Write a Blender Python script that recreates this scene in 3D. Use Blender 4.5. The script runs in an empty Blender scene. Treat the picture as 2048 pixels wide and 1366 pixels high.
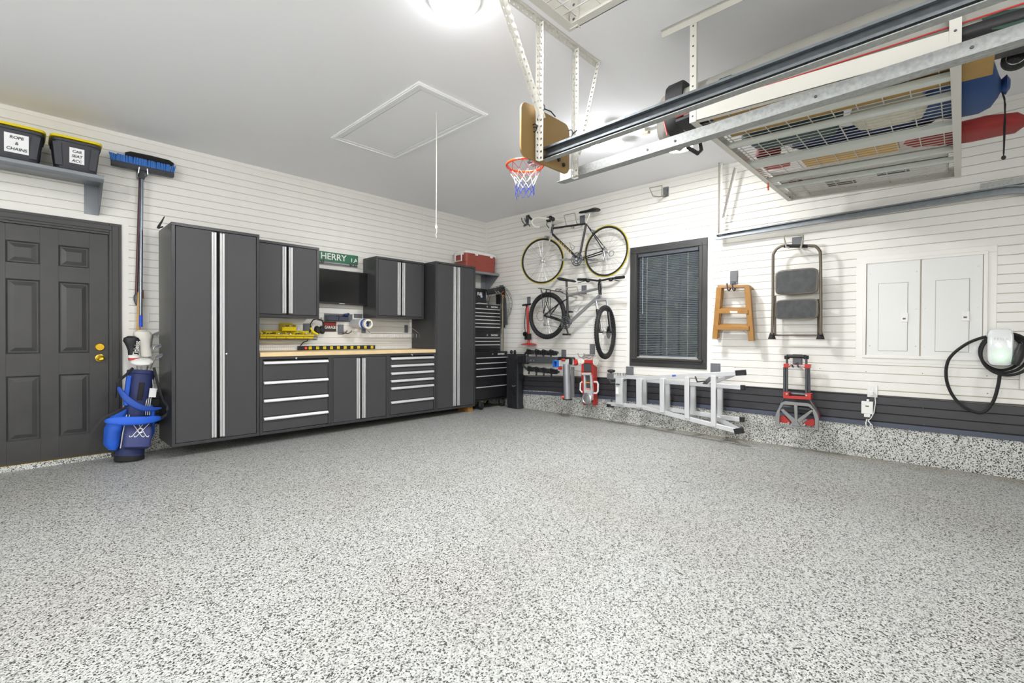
import bpy, bmesh, math, random
from mathutils import Vector, Matrix
random.seed(7)
D = bpy.data; SC = bpy.context.scene; COL = SC.collection
PI = math.pi
def srgb(h):
    h = h.lstrip('#'); c = [int(h[i:i+2], 16)/255 for i in (0, 2, 4)]
    return tuple((x/12.92 if x <= .04045 else ((x+.055)/1.055)**2.4) for x in c) + (1,)

# ---------------------------------------------------------------- camera
CX, CY, CH, YAW, PIT, ROL, FPX = -5.42791, -5.79943, 1.1, .808191, -.0088499, .0044436, 939.554
_f = Vector((math.sin(YAW)*math.cos(PIT), math.cos(YAW)*math.cos(PIT), math.sin(PIT)))
_r = Vector((math.cos(YAW), -math.sin(YAW), 0)); _u = _r.cross(_f)
CR = math.cos(ROL)*_r + math.sin(ROL)*_u; CU = -math.sin(ROL)*_r + math.cos(ROL)*_u; CP = Vector((CX, CY, CH))
cam = D.objects.new('camera', D.cameras.new('camera')); COL.objects.link(cam)
m = Matrix((CR, CU, -_f)).transposed().to_4x4(); m.translation = CP; cam.matrix_world = m
cam.data.sensor_width = 36; cam.data.lens = FPX*36/2048; cam.data.clip_start = .05
SC.camera = cam
# ---------------------------------------------------------------- world, exposure
SC.view_settings.view_transform = 'Standard'; SC.view_settings.look = 'None'
SC.view_settings.exposure = 0.10; SC.view_settings.gamma = 1; SC.view_settings.use_curve_mapping = False
w = D.worlds.new('sky'); SC.world = w; w.use_nodes = True
nt = w.node_tree; bg = nt.nodes['Background']
sky = nt.nodes.new('ShaderNodeTexSky'); sky.sky_type = 'NISHITA'; sky.sun_disc = False
sky.sun_elevation = math.radians(35); sky.sun_rotation = math.radians(200)
nt.links.new(sky.outputs[0], bg.inputs[0]); bg.inputs[1].default_value = .35
LAMP = 2.45   # overall factor for the garage lamps and the added fill lights
def lamp(x, y, z, power, size, col=(.965, .98, 1)):
    l = D.lights.new('lamp_or_fill_light', 'POINT'); l.shadow_soft_size = size; l.energy = power*LAMP; l.color = col
    o = D.objects.new('lamp_or_fill_light', l); COL.objects.link(o); o.location = (x, y, z); return o

def area(x, y, z, power, size, col=(.965, .98, 1)):
    l = D.lights.new('lamp_or_fill_light', 'AREA'); l.shape = 'DISK'; l.size = size; l.energy = power*LAMP; l.color = col
    o = D.objects.new('lamp_or_fill_light', l); COL.objects.link(o); o.location = (x, y, z); return o

# ---------------------------------------------------------------- measuring: where a sight line meets a wall plane
def ray(x, y): return _f + CR*((x-1024)/FPX) - CU*((y-683)/FPX)
def PA(x, y, o=0):            # back wall, o metres out from it -> (u, o, z)
    d = ray(x, y); t = (-o-CP.y)/d.y; P = CP+d*t; return (P.x, o, P.z)
def PB(x, y, o=0):            # right wall -> (u, o, z), u runs away from the corner
    d = ray(x, y); t = (-o-CP.x)/d.x; P = CP+d*t; return (-P.y, o, P.z)
def PZ(x, y, z):
    d = ray(x, y); t = (z-CP.z)/d.z; return CP+d*t
def PYW(x, y, yy):
    d = ray(x, y); t = (yy-CP.y)/d.y; return CP+d*t
def PXW(x, y, xx):
    d = ray(x, y); t = (xx-CP.x)/d.x; return CP+d*t
FA = lambda p: Vector((p[0], -p[1], p[2]))
FB = lambda p: Vector((-p[1], -p[0], p[2]))
TILT = 0.
def FW(p):     # TILT: lean of the loaded rack towards the garage doors
    return Vector((p[0], p[1], p[2]+(p[1]+4.6)*TILT)) if TILT else Vector(p)

# ---------------------------------------------------------------- materials
MATS = {}
def mat(name, col, rough=.5, metal=0., bump=0., bscale=200, spec=.5, var=0., vscale=8, coat=0., trans=0., emit=None, estr=0., alpha=1.):
    if name in MATS: return MATS[name]
    M = D.materials.new(name); M.use_nodes = True; t = M.node_tree; b = t.nodes['Principled BSDF']
    c = srgb(col) if isinstance(col, str) else col
    b.inputs['Base Color'].default_value = c; b.inputs['Roughness'].default_value = rough
    b.inputs['Metallic'].default_value = metal; b.inputs['Specular IOR Level'].default_value = spec
    b.inputs['Coat Weight'].default_value = coat; b.inputs['Transmission Weight'].default_value = trans
    b.inputs['Alpha'].default_value = alpha
    if emit: b.inputs['Emission Color'].default_value = srgb(emit); b.inputs['Emission Strength'].default_value = estr
    tc = t.nodes.new('ShaderNodeTexCoord')
    if var or bump:
        n = t.nodes.new('ShaderNodeTexNoise'); n.inputs['Scale'].default_value = vscale; n.inputs['Detail'].default_value = 5
        t.links.new(tc.outputs['Object'], n.inputs['Vector'])
    if var:
        r = t.nodes.new('ShaderNodeMapRange'); r.inputs['From Min'].default_value = .3; r.inputs['From Max'].default_value = .7
        r.inputs['To Min'].default_value = 1-var; r.inputs['To Max'].default_value = 1+var
        t.links.new(n.outputs['Fac'], r.inputs['Value'])
        mx = t.nodes.new('ShaderNodeVectorMath'); mx.operation = 'SCALE'; mx.inputs[0].default_value = c[:3]
        t.links.new(r.outputs[0], mx.inputs['Scale']); t.links.new(mx.outputs[0], b.inputs['Base Color'])
        r2 = t.nodes.new('ShaderNodeMapRange'); r2.inputs['To Min'].default_value = max(0, rough-.08); r2.inputs['To Max'].default_value = min(1, rough+.1)
        t.links.new(n.outputs['Fac'], r2.inputs['Value']); t.links.new(r2.outputs[0], b.inputs['Roughness'])
    if bump:
        n2 = t.nodes.new('ShaderNodeTexNoise'); n2.inputs['Scale'].default_value = bscale; n2.inputs['Detail'].default_value = 3
        t.links.new(tc.outputs['Object'], n2.inputs['Vector'])
        bp = t.nodes.new('ShaderNodeBump'); bp.inputs['Strength'].default_value = bump; bp.inputs['Distance'].default_value = .002
        t.links.new(n2.outputs['Fac'], bp.inputs['Height']); t.links.new(bp.outputs[0], b.inputs['Normal'])
    MATS[name] = M; return M
def flake(name, scale, cols=((0, '#353534'), (.10, '#747572'), (.24, '#a3a4a0'), (.48, '#b6b7b4'), (.86, '#c6c6c3'))):
    M = D.materials.new(name); M.use_nodes = True; t = M.node_tree; b = t.nodes['Principled BSDF']
    tc = t.nodes.new('ShaderNodeTexCoord')
    def vor(s, off):
        mp = t.nodes.new('ShaderNodeMapping'); mp.inputs['Location'].default_value = off; mp.inputs['Scale'].default_value = (s, s, s)
        t.links.new(tc.outputs['Object'], mp.inputs[0])
        v = t.nodes.new('ShaderNodeTexVoronoi'); v.inputs['Scale'].default_value = 1
        t.links.new(mp.outputs[0], v.inputs['Vector']); s_ = t.nodes.new('ShaderNodeSeparateColor'); t.links.new(v.outputs['Color'], s_.inputs[0]); return s_
    v = vor(scale, (0, 0, 0)); v2 = vor(scale*.62, (3.3, 1.7, 5.1))
    r = t.nodes.new('ShaderNodeValToRGB'); r.color_ramp.interpolation = 'CONSTANT'
    cr = r.color_ramp
    cr.elements[0].position = 0; cr.elements[0].color = srgb(cols[0][1]); cr.elements[1].position = cols[1][0]; cr.elements[1].color = srgb(cols[1][1])
    for p_, c_ in cols[2:]:
        e = cr.elements.new(p_); e.color = srgb(c_)
    t.links.new(v.outputs[0], r.inputs[0])
    # larger dark chips on top
    r2 = t.nodes.new('ShaderNodeValToRGB'); r2.color_ramp.interpolation = 'CONSTANT'
    r2.color_ramp.elements[0].position = 0; r2.color_ramp.elements[0].color = (1, 1, 1, 1)
    r2.color_ramp.elements[1].position = .05; r2.color_ramp.elements[1].color = (0, 0, 0, 1)
    t.links.new(v2.outputs[1], r2.inputs[0])
    mx = t.nodes.new('ShaderNodeMix'); mx.data_type = 'RGBA'; mx.inputs[7].default_value = srgb('#444442')
    t.links.new(r2.outputs[0], mx.inputs[0]); t.links.new(r.outputs[0], mx.inputs[6])
    # faint large tan soiling
    n = t.nodes.new('ShaderNodeTexNoise'); n.inputs['Scale'].default_value = .9; n.inputs['Detail'].default_value = 6
    t.links.new(tc.outputs['Object'], n.inputs['Vector'])
    mr = t.nodes.new('ShaderNodeMapRange'); mr.inputs['From Min'].default_value = .5; mr.inputs['From Max'].default_value = .75; mr.inputs['To Max'].default_value = .35
    t.links.new(n.outputs['Fac'], mr.inputs[0])
    m2 = t.nodes.new('ShaderNodeMix'); m2.data_type = 'RGBA'; m2.blend_type = 'MULTIPLY'; m2.inputs[7].default_value = srgb('#ded5c0')
    t.links.new(mr.outputs[0], m2.inputs[0]); t.links.new(mx.outputs[2], m2.inputs[6]); 
    last = m2.outputs[2]
    if name == 'flake_floor':     # tan dirt collected along the right wall
        sx = t.nodes.new('ShaderNodeSeparateXYZ'); t.links.new(tc.outputs['Object'], sx.inputs[0])
        n3 = t.nodes.new('ShaderNodeTexNoise'); n3.inputs['Scale'].default_value = 3; t.links.new(tc.outputs['Object'], n3.inputs['Vector'])
        e1 = t.nodes.new('ShaderNodeMapRange'); e1.inputs['From Min'].default_value = 4.275-.30; e1.inputs['From Max'].default_value = 4.275; t.links.new(sx.outputs[0], e1.inputs[0])
        e2 = t.nodes.new('ShaderNodeMath'); e2.operation = 'MULTIPLY'; t.links.new(e1.outputs[0], e2.inputs[0]); t.links.new(n3.outputs[0], e2.inputs[1])
        m3 = t.nodes.new('ShaderNodeMix'); m3.data_type = 'RGBA'; m3.blend_type = 'MULTIPLY'; m3.inputs[7].default_value = srgb('#c0ad80'); t.links.new(e2.outputs[0], m3.inputs[0]); t.links.new(last, m3.inputs[6]); last = m3.outputs[2]
    t.links.new(last, b.inputs['Base Color'])
    b.inputs['Roughness'].default_value = .45; b.inputs['Specular IOR Level'].default_value = .35
    MATS[name] = M; return M
M_floor = flake('flake_floor', 205); M_found = flake('flake_foundation', 175, ((0, '#2c2c2b'), (.13, '#6f706d'), (.22, '#bdbeba'), (.48, '#d2d3cf'), (.86, '#dfdfdb')))
M_ceil = mat('ceiling_paint', '#eeeef0', .85, bump=.1, bscale=90)
M_slat = mat('slat_vinyl', '#ebe9e3', .38, bump=.06, bscale=60, var=.02)
M_slatback = mat('slat_groove', '#c2baa8', .7)
M_trimw = mat('white_trim', '#eceae4', .35)
M_black = mat('black_slat', '#3a3a3e', .38, var=.06)
M_blackl = mat('slate_trim', '#4b5160', .4)
M_door = mat('door_paint', '#3a3939', .42, var=.18, vscale=3, bump=.15, bscale=60)
M_cab = mat('cabinet_steel', '#404042', .46, bump=.12, bscale=500, var=.04, vscale=2)
M_cabf = mat('cabinet_frame', '#38383a', .33, bump=.1, bscale=500)
M_dark = mat('dark_gap', '#0c0c0d', .7)
M_alu = mat('aluminium', '#e0e1e3', .34, .45)
M_aluw = mat('anodized_handle', '#d3d3d3', .3, .35)
M_steel = mat('steel', '#b9babb', .35, .9)
M_galv = mat('galvanized', '#a6a8a6', .5, .6, var=.16, vscale=60)
M_galvd = mat('galvanized_dark', '#7d8286', .35, .8, var=.1, vscale=30)
M_perf = mat('perforated_white', '#dcdad2', .45)
M_chrome = mat('chrome', '#d8d8d8', .15, 1)
M_gun = mat('gunmetal', '#5b5e62', .4, .5)
M_grayp = mat('grey_plastic', '#6c6e72', .5)
M_rub = mat('rubber', '#1d1d1e', .75)
M_blk = mat('black_plastic', '#1b1b1d', .45)
M_blkg = mat('black_gloss', '#131315', .14)
M_red = mat('red_paint', '#b8302a', .35)
M_white = mat('white_paint', '#ecebe7', .4)
M_shelf = mat('shelf_grey', '#8a8d92', .35, .4)
M_wood = mat('maple_top', '#e2c79a', .42, var=.08, vscale=5)
M_pine = mat('varnished_pine', '#9c7036', .4, var=.12, vscale=14)
M_card = mat('cardboard', '#a98850', .8, var=.06, vscale=10)
M_yel = mat('yellow_plastic', '#e8cf12', .4)
M_brass = mat('brass', '#d0a935', .22, .9)
M_tote = mat('tote_plastic', '#35363d', .5, var=.05)
M_paper = mat('paper', '#efeff0', .8)
M_ink = mat('ink', '#1c1c22', .8)
M_bluef = mat('blue_fabric', '#1f5ed0', .6, bump=.2)
M_navy = mat('navy_fabric', '#2b3564', .65, bump=.3, bscale=300, var=.06)
M_webb = mat('black_webbing', '#1d1d20', .7)
M_whitef = mat('white_leather', '#dedbd2', .55, bump=.1)

# ---------------------------------------------------------------- mesh builder
class MB:
    def __init__(s, fr=FW): s.fr = fr; s.v = []; s.f = []
    def add(s, vs, fs, raw=False):
        n = len(s.v); s.v += [Vector(v) if raw else s.fr(v) for v in vs]; s.f += [tuple(i+n for i in f) for f in fs]; return s
    def box(s, a0, a1, b0, b1, c0, c1):
        vs = [(x, y, z) for x in (a0, a1) for y in (b0, b1) for z in (c0, c1)]
        return s.add(vs, [(0, 1, 3, 2), (4, 6, 7, 5), (0, 4, 5, 1), (2, 3, 7, 6), (0, 2, 6, 4), (1, 5, 7, 3)])
    def bar(s, p, q, w, h, up=None):
        p = s.fr(p); q = s.fr(q); d = (q-p).normalized()
        up = s.fr(up)-s.fr((0, 0, 0)) if up else (Vector((0, 0, 1)) if abs(d.z) < .9 else Vector((1, 0, 0)))
        a = d.cross(up).normalized(); b = a.cross(d).normalized()
        vs = [e + a*(i*w/2) + b*(j*h/2) for e in (p, q) for i, j in ((-1, -1), (1, -1), (1, 1), (-1, 1))]
        return s.add(vs, [(0, 1, 2, 3), (4, 7, 6, 5), (0, 4, 5, 1), (1, 5, 6, 2), (2, 6, 7, 3), (3, 7, 4, 0)], True)
    def tube(s, pts, r, n=8, closed=False, cap=True, r2=None):
        P = [s.fr(p) for p in pts]; k = len(P); rings = []
        prev = None
        for i, c in enumerate(P):
            if closed: d = (P[(i+1) % k]-P[i-1])
            else: d = P[min(i+1, k-1)]-P[max(i-1, 0)]
            d.normalize()
            if prev is None:
                up = Vector((0, 0, 1)) if abs(d.z) < .9 else Vector((1, 0, 0)); a = d.cross(up).normalized()
            else: a = (prev-d*prev.dot(d)).normalized()
            prev = a; b = d.cross(a)
            rr = r if r2 is None else r+(r2-r)*i/(k-1)
            if isinstance(r, (list, tuple)): rr = r[i]
            rings.append([c+(a*math.cos(t)+b*math.sin(t))*rr for t in [2*PI*j/n for j in range(n)]])
        vs = [v for g in rings for v in g]; fs = []
        for i in range(k if closed else k-1):
            i2 = (i+1) % k
            for j in range(n): j2 = (j+1) % n; fs.append((i*n+j, i*n+j2, i2*n+j2, i2*n+j))
        if not closed and cap: fs += [tuple(range(n))[::-1], tuple(range((k-1)*n, k*n))]
        return s.add(vs, fs, True)
    def lathe(s, c, ax, prof, n=20, cap=True):   # c point, ax direction (frame coords), prof [(r, h)]
        C = s.fr(c); A = (s.fr(ax)-s.fr((0, 0, 0))).normalized()
        up = Vector((0, 0, 1)) if abs(A.z) < .9 else Vector((1, 0, 0)); a = A.cross(up).normalized(); b = A.cross(a)
        vs = [C + A*h + (a*math.cos(t)+b*math.sin(t))*r for r, h in prof for t in [2*PI*j/n for j in range(n)]]; fs = []
        for i in range(len(prof)-1):
            for j in range(n): j2 = (j+1) % n; fs.append((i*n+j, i*n+j2, (i+1)*n+j2, (i+1)*n+j))
        if cap: fs += [tuple(range(n))[::-1], tuple(range((len(prof)-1)*n, len(prof)*n))]
        return s.add(vs, fs, True)
    def torus(s, c, ax, R, r, n=48, k=8, sq=1.):
        C = s.fr(c); A = (s.fr(ax)-s.fr((0, 0, 0))).normalized()
        up = Vector((0, 0, 1)) if abs(A.z) < .9 else Vector((1, 0, 0)); a = A.cross(up).normalized(); b = A.cross(a)
        vs = []; fs = []
        for i in range(n):
            t = 2*PI*i/n; e = a*math.cos(t)+b*math.sin(t)
            for j in range(k):
                q = 2*PI*j/k; vs.append(C + e*(R+r*math.cos(q)) + A*(r*sq*math.sin(q)))
        for i in range(n):
            i2 = (i+1) % n
            for j in range(k): j2 = (j+1) % k; fs.append((i*k+j, i2*k+j, i2*k+j2, i*k+j2))
        return s.add(vs, fs, True)
    def prism(s, pts, vec):
        P = [s.fr(p) for p in pts]; V = s.fr(vec)-s.fr((0, 0, 0)); n = len(P)
        return s.add(P+[p+V for p in P], [tuple(range(n))[::-1], tuple(range(n, 2*n))]+[(i, (i+1) % n, n+(i+1) % n, n+i) for i in range(n)], True)
    def loft(s, secs, n=16, e=1., cap=True):     # secs: [(centre, axis a vec, axis b vec)], superellipse exponent e (<1 boxier)
        vs = []; fs = []; O = s.fr((0, 0, 0))
        for c, a, b in secs:
            C = s.fr(c); a = s.fr(a)-O; b = s.fr(b)-O
            for j in range(n):
                t = 2*PI*j/n+PI/n; ct, st = math.cos(t), math.sin(t)
                vs.append(C + a*(math.copysign(abs(ct)**e, ct)) + b*(math.copysign(abs(st)**e, st)))
        k = len(secs)
        for i in range(k-1):
            for j in range(n): j2 = (j+1) % n; fs.append((i*n+j, i*n+j2, (i+1)*n+j2, (i+1)*n+j))
        if cap: fs += [tuple(range(n))[::-1], tuple(range((k-1)*n, k*n))]
        return s.add(vs, fs, True)
    def sph(s, c, a, b=None, d=None, n=14, m_=8):
        b = b or a; d = d or a
        return s.loft([((c[0], c[1], c[2]+d*math.sin(t)), (a*max(math.cos(t), .02), 0, 0), (0, b*max(math.cos(t), .02), 0)) for t in [-PI/2+PI*i/m_ for i in range(m_+1)]], n)
    def ring(s, u0, u1, z0, z1, o0, o1, t, t2=None):   # rectangular frame, t = member width
        t2 = t2 or t
        s.box(u0, u1, o0, o1, z1-t2, z1); s.box(u0, u1, o0, o1, z0, z0+t2); s.box(u0, u0+t, o0, o1, z0+t2, z1-t2); return s.box(u1-t, u1, o0, o1, z0+t2, z1-t2)
    def perf(s, p, q, wv, w, pitch=.0381, hole=.0075):   # perforated strip from p to q, width along wv
        P = s.fr(p); Q = s.fr(q); L = (Q-P).length; d = (Q-P)/L; W = (s.fr(wv)-s.fr((0, 0, 0))); W = (W-d*W.dot(d)).normalized()
        n = max(1, round(L/pitch)); g = L/n; vs = []; fs = []
        nv = d.cross(W)*.0011
        for side in (1, -1):
            for i in range(n):
                c = P+d*(g*(i+.5)); b0 = len(vs)
                out = [(-g/2, -w/2), (0, -w/2), (g/2, -w/2), (g/2, 0), (g/2, w/2), (0, w/2), (-g/2, w/2), (-g/2, 0)]
                inn = [(math.cos(t)*hole, math.sin(t)*hole) for t in [-.75*PI+PI/4*j for j in range(8)]]
                vs += [c+d*a+W*b+nv*side for a, b in out] + [c+d*a+W*b+nv*side for a, b in inn]
                fs += [(b0+j, b0+(j+1) % 8, b0+8+(j+1) % 8, b0+8+j) for j in range(8)]
        return s.add(vs, fs, True)
    def build(s, name, M, parent=None, bev=0., ang=35, label=None, kind=None, weld=True):
        me = D.meshes.new(name); org = parent.get('_o', (0, 0, 0)) if parent else (0, 0, 0); org = Vector(org)
        if not parent and s.v:
            lo = Vector([min(v[i] for v in s.v) for i in range(3)]); hi = Vector([max(v[i] for v in s.v) for i in range(3)])
            org = Vector(((lo.x+hi.x)/2, (lo.y+hi.y)/2, lo.z))
        me.from_pydata([v-org for v in s.v], [], s.f); me.update()
        b = bmesh.new(); b.from_mesh(me); bmesh.ops.recalc_face_normals(b, faces=b.faces); b.to_mesh(me); b.free()
        me.polygons.foreach_set('use_smooth', [True]*len(me.polygons)); me.set_sharp_from_angle(angle=math.radians(ang))
        me.materials.append(M); o = D.objects.new(name, me); COL.objects.link(o)
        if parent: o.parent = parent
        else: o.location = org
        o['_o'] = tuple(org)
        if bev:
            bm = o.modifiers.new('bevel', 'BEVEL'); bm.width = bev; bm.segments = 2; bm.limit_method = 'ANGLE'; bm.angle_limit = math.radians(40)
        if label: o['label'] = label
        if kind: o['kind'] = kind
        return o
def thing(name, label, cat, loc, group=None, fr=FW):
    o = D.objects.new(name, None); COL.objects.link(o); p = fr(loc); o.location = p; o['_o'] = tuple(p); o.empty_display_size = .05
    o['label'] = label; o['category'] = cat
    if group: o['group'] = group
    return o
def tag(o, label, cat, group=None, kind=None):
    o['label'] = label; o['category'] = cat
    if group: o['group'] = group
    if kind: o['kind'] = kind
    return o
def text(body, p, right, up, size, M, parent, fr, ext=.0006, name='lettering', ax='LEFT', space=1., sx=1., shear=0., fit=None):
    c = D.curves.new(name, 'FONT'); c.body = body; c.size = size; c.extrude = ext; c.align_x = ax; c.align_y = 'CENTER'; c.space_character = space; c.shear = shear
    c.offset = size*.012; c.resolution_u = 3
    c.materials.append(M); tmp = D.objects.new(name+'_curve', c); COL.objects.link(tmp)
    me = D.meshes.new_from_object(tmp.evaluated_get(bpy.context.evaluated_depsgraph_get())); D.objects.remove(tmp)
    if fit: xs_ = [v.co.x for v in me.vertices]; sx = fit/(max(xs_)-min(xs_))
    O = fr((0, 0, 0)); R = (fr(right)-O).normalized(); U = fr(up)-O; U = (U-R*U.dot(R)).normalized(); N = R.cross(U)
    mm = Matrix((R*sx, U, N)).transposed().to_4x4(); mm.translation = fr(p)-Vector(parent['_o'])
    o = D.objects.new(name, me); COL.objects.link(o); o.parent = parent; o.matrix_local = mm; return o
def sm(P, k=4):      # Catmull-Rom through the points
    P = [Vector(p) for p in P]; out = []
    for i in range(len(P)-1):
        a, b, c, d = P[max(i-1, 0)], P[i], P[i+1], P[min(i+2, len(P)-1)]
        for j in range(k):
            t = j/k; out.append(tuple(.5*((2*b)+(c-a)*t+(2*a-5*b+4*c-d)*t*t+(3*b-a-3*c+d)*t**3)))
    return out+[tuple(P[-1])]
def arc(c, r, a0, a1, n, fn):   # points on an arc via fn(cos, sin)
    return [fn(c, r*math.cos(a), r*math.sin(a)) for a in [a0+(a1-a0)*i/n for i in range(n+1)]]
# ================================================================ STRUCTURE
HC = 3.028; XL, YF = -8.6, -7.3
def fz(x): return .009*x
def struct(o): o['kind'] = 'structure'; return o
b = MB(); N = 8
fl = MB(); fl.add([(XL, YF, fz(XL)), (.05, YF, 0), (.05, .05, 0), (XL, .05, fz(XL)), (XL, YF, -.2), (.05, YF, -.2), (.05, .05, -.2), (XL, .05, -.2)],
       [(0, 1, 2, 3), (4, 7, 6, 5), (0, 4, 5, 1), (1, 5, 6, 2), (2, 6, 7, 3), (3, 7, 4, 0)])
struct(fl.build('floor', M_floor))
struct(MB().box(XL, .1, YF, .1, HC, HC+.1).build('ceiling', M_ceil))
struct(MB().box(XL-.1, XL, YF, .1, -.1, HC).build('wall_left', M_trimw))
wf = struct(MB().box(XL, .1, YF-.1, YF, -.1, HC).build('wall_front', M_trimw))
# back wall: backing with a door opening, foundation, slats
DU0, DU1, DZ = -5.78, -4.84, 2.06
wa = MB(FA); BK0, BK1 = -.10, -.0065
wa.box(XL, DU0, BK0, BK1, .2, HC); wa.box(DU1, 0.1, BK0, BK1, .2, HC); wa.box(DU0, DU1, BK0, BK1, DZ, HC)
wa = struct(wa.build('wall_back', M_slatback))
fo = MB(FA); fo.box(XL, DU0, -.10, 0, -.2, .22); fo.box(DU1, .1, -.10, 0, -.2, .22); fo.box(DU0, DU1, -.10, 0.03, -.2, -.002)
fo.build('foundation', M_found, wa)
WU0, WU1, WZ0, WZ1 = 2.80, 3.62, .86, 2.18
wb = MB(FB); wb.box(-.1, WU0, -.12, BK1, .2, HC); wb.box(WU1, 7.3, -.12, BK1, .2, HC); wb.box(WU0, WU1, -.12, BK1, WZ1, HC); wb.box(WU0, WU1, -.12, BK1, .2, WZ0)
wb = struct(wb.build('wall_right', M_slatback))
fo = MB(FB); fo.box(0, 7.3, -.12, -.001, -.2, .3); fo.build('foundation', M_found, wb)
SP = .0762; ZG0 = HC-.0377
_sm = {}
def slat_piece(parent, fr, u0, u1, zb, M, h=.0714):
    key = (fr is FA, round(u1-u0, 3), M.name, h)
    if key not in _sm:
        s = MB(fr); s.prism([(0, -.013, 0), (0, -.0015, 0), (0, .0, .003), (0, .0, h-.003), (0, -.0015, h), (0, -.013, h)], (u1-u0, 0, 0))
        o = s.build('slat', M, ang=1); _sm[key] = o.data
        for v in o.data.vertices: v.co += Vector(o['_o'])
        D.objects.remove(o)
    o = D.objects.new('slat', _sm[key]); COL.objects.link(o); o.parent = parent; o.location = fr((u0, 0, zb))-Vector(parent['_o'])
def rows(parent, fr, U0, U1, holes, zmin):
    n = 0
    while True:
        zt = ZG0-SP*n; zb = zt-.0714
        if zb < zmin-.02: break
        segs = [(U0, U1)]
        for (a, c, z0, z1) in holes:
            if zt > z0+.005 and zb < z1-.005:
                ns = []
                for s0, s1 in segs:
                    if c <= s0 or a >= s1: ns.append((s0, s1)); continue
                    if a > s0+.01: ns.append((s0, a))
                    if c < s1-.01: ns.append((c, s1))
                segs = ns
        for s0, s1 in segs: slat_piece(parent, fr, s0, s1, zb, M_slat)
        n += 1
    return zt-.07+.0762
rows(wa, FA, XL, -.024, [(DU0-.14, -4.705, -.1, 2.16), (-1.292, -1.276, -1, 4)], .62)
rows(wb, FB, .024, 7.3, [(2.665, 3.757, .70, 2.31), (5.085, 6.005, .93, 1.856)], .62)
# plain strips where the slats stop
t = MB(FA); t.box(DU0-.14, -5.87, -.013, .002, .3, 2.21); t.box(-4.76, -4.705, -.013, .002, .22, 2.21); t.box(-5.87, -4.76, -.013, .002, 2.15, 2.21)
struct(t.build('trim_1', M_trimw))
t = MB(FB); t.ring(2.665, 3.757, .69, 2.31, -.013, .002, .055); struct(t.build('trim_2', M_trimw))
t = MB(FA); t.box(-1.293, -1.275, -.013, .002, .57, HC-.04); struct(t.build('trim_3', M_trimw))
t = MB(FW); t.box(-.026, 0, -.004, .01, .3, HC-.04); t.box(-.004, .01, -.026, 0, .3, HC-.04); struct(t.build('trim_4', M_trimw))
t = MB(FA); t.box(XL, 0, -.013, .006, HC-.038, HC); struct(t.build('trim_5', M_trimw))
t = MB(FB); t.box(0, 7.3, -.013, .006, HC-.038, HC); struct(t.build('trim_6', M_trimw))
# dark band above the foundation; on the right wall it dips towards the corner as in the photograph
KN = [(0.024, -.088), (.75, -.078), (1.3, -.052), (1.85, -.030), (2.6, -.011), (3.6, 0), (5.0, .003), (7.3, .01)]
def band(parent, fr, kn, z0, z1, o, M, name):
    s = MB(fr); n = len(kn)
    vs = [(u, oo, z+dz) for (u, dz) in kn for (oo, z) in ((-.013, z0), (o, z0+.002), (o, z1-.002), (-.013, z1))]
    fs = [(i*4+j, i*4+(j+1) % 4, i*4+4+(j+1) % 4, i*4+4+j) for i in range(n-1) for j in range(4)]+[(0, 1, 2, 3), (4*n-4, 4*n-3, 4*n-2, 4*n-1)]
    s.add(vs, fs); return s.build(name, M, parent, ang=20)
MB(FB).box(0, 7.3, -.006, -.0025, .2, .50).build('band_backing', M_dark, wb); MB(FB).box(2.0, 7.3, -.006, -.0026, .45, .575).build('band_backing', M_dark, wb); MB(FA).box(DU1+.14, 0, -.006, -.0025, .2, .48).build('band_backing', M_dark, wa)
for parent, fr, segs in ((wb, FB, [KN]), (wa, FA, [[(-4.705, -.02), (-.026, -.088)], [(XL, -.03), (-5.87, -.02)]])):
    for kn in segs:
        for z in (.345, .4215, .498): band(parent, fr, kn, z, z+.0700, .0, M_black, 'slat')
        band(parent, fr, kn, .292, .338, .012, M_blackl, 'base_rail')
        band(parent, fr, kn, .572, .582, .004, M_black, 'cap_rail')
        s = MB(fr); n = len(kn); vs = [(u, oo, z) for (u, dz) in kn for (oo, z) in ((-.013, .584+dz), (-.0005, .585+dz), (-.0005, .625), (-.013, .625))]
        s.add(vs, [(i*4+j, i*4+(j+1) % 4, i*4+4+(j+1) % 4, i*4+4+j) for i in range(n-1) for j in range(4)]+[(0, 1, 2, 3), (4*n-4, 4*n-3, 4*n-2, 4*n-1)]); s.build('slat', M_slat, parent, ang=20)
screws = MB(FB)
for (x, y) in [(1732, 743), (1845, 747), (1974, 752), (1975, 787), (1846, 816), (1974, 825), (1848, 849), (1977, 860), (1667, 800), (1520, 786), (1470, 735), (1397, 347), (1640, 737)]:
    p = PB(x, y, 0); screws.lathe(p, (0, 1, 0), [(.004, 0), (.003, .003)], 8)
screws.build('screws', M_gun, wb, kind='stuff')

# ---- entry door and casing
c = MB(FA); U0, U1 = -5.87, -4.76
c.box(U0, U0+.09, -.02, .022, -.045, 2.154); c.box(U1-.09, U1, -.02, .022, -.04, 2.154); c.box(U0+.09, U1-.09, -.02, .022, 2.064, 2.154)
c.box(U0+.02, U0+.07, .022, .03, -.045, 2.13); c.box(U1-.07, U1-.02, .022, .03, -.04, 2.13); c.box(U0+.07, U1-.07, .022, .03, 2.085, 2.13)
cs = struct(c.build('door_1', M_door, bev=.003))
c = MB(FA); c.box(-5.79, -5.765, -.1, .012, 0, 2.07); c.box(-4.853, -4.83, -.1, .012, 0, 2.07); c.box(-5.79, -4.83, -.1, .012, 2.045, 2.07); c.build('jamb', M_door, cs, bev=.002)
MB(FA).box(-5.78, -4.84, -.09, .02, -.012, .0).build('threshold', M_brass, cs)
sl = MB(FA); S0, S1 = -5.763, -4.855
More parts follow.
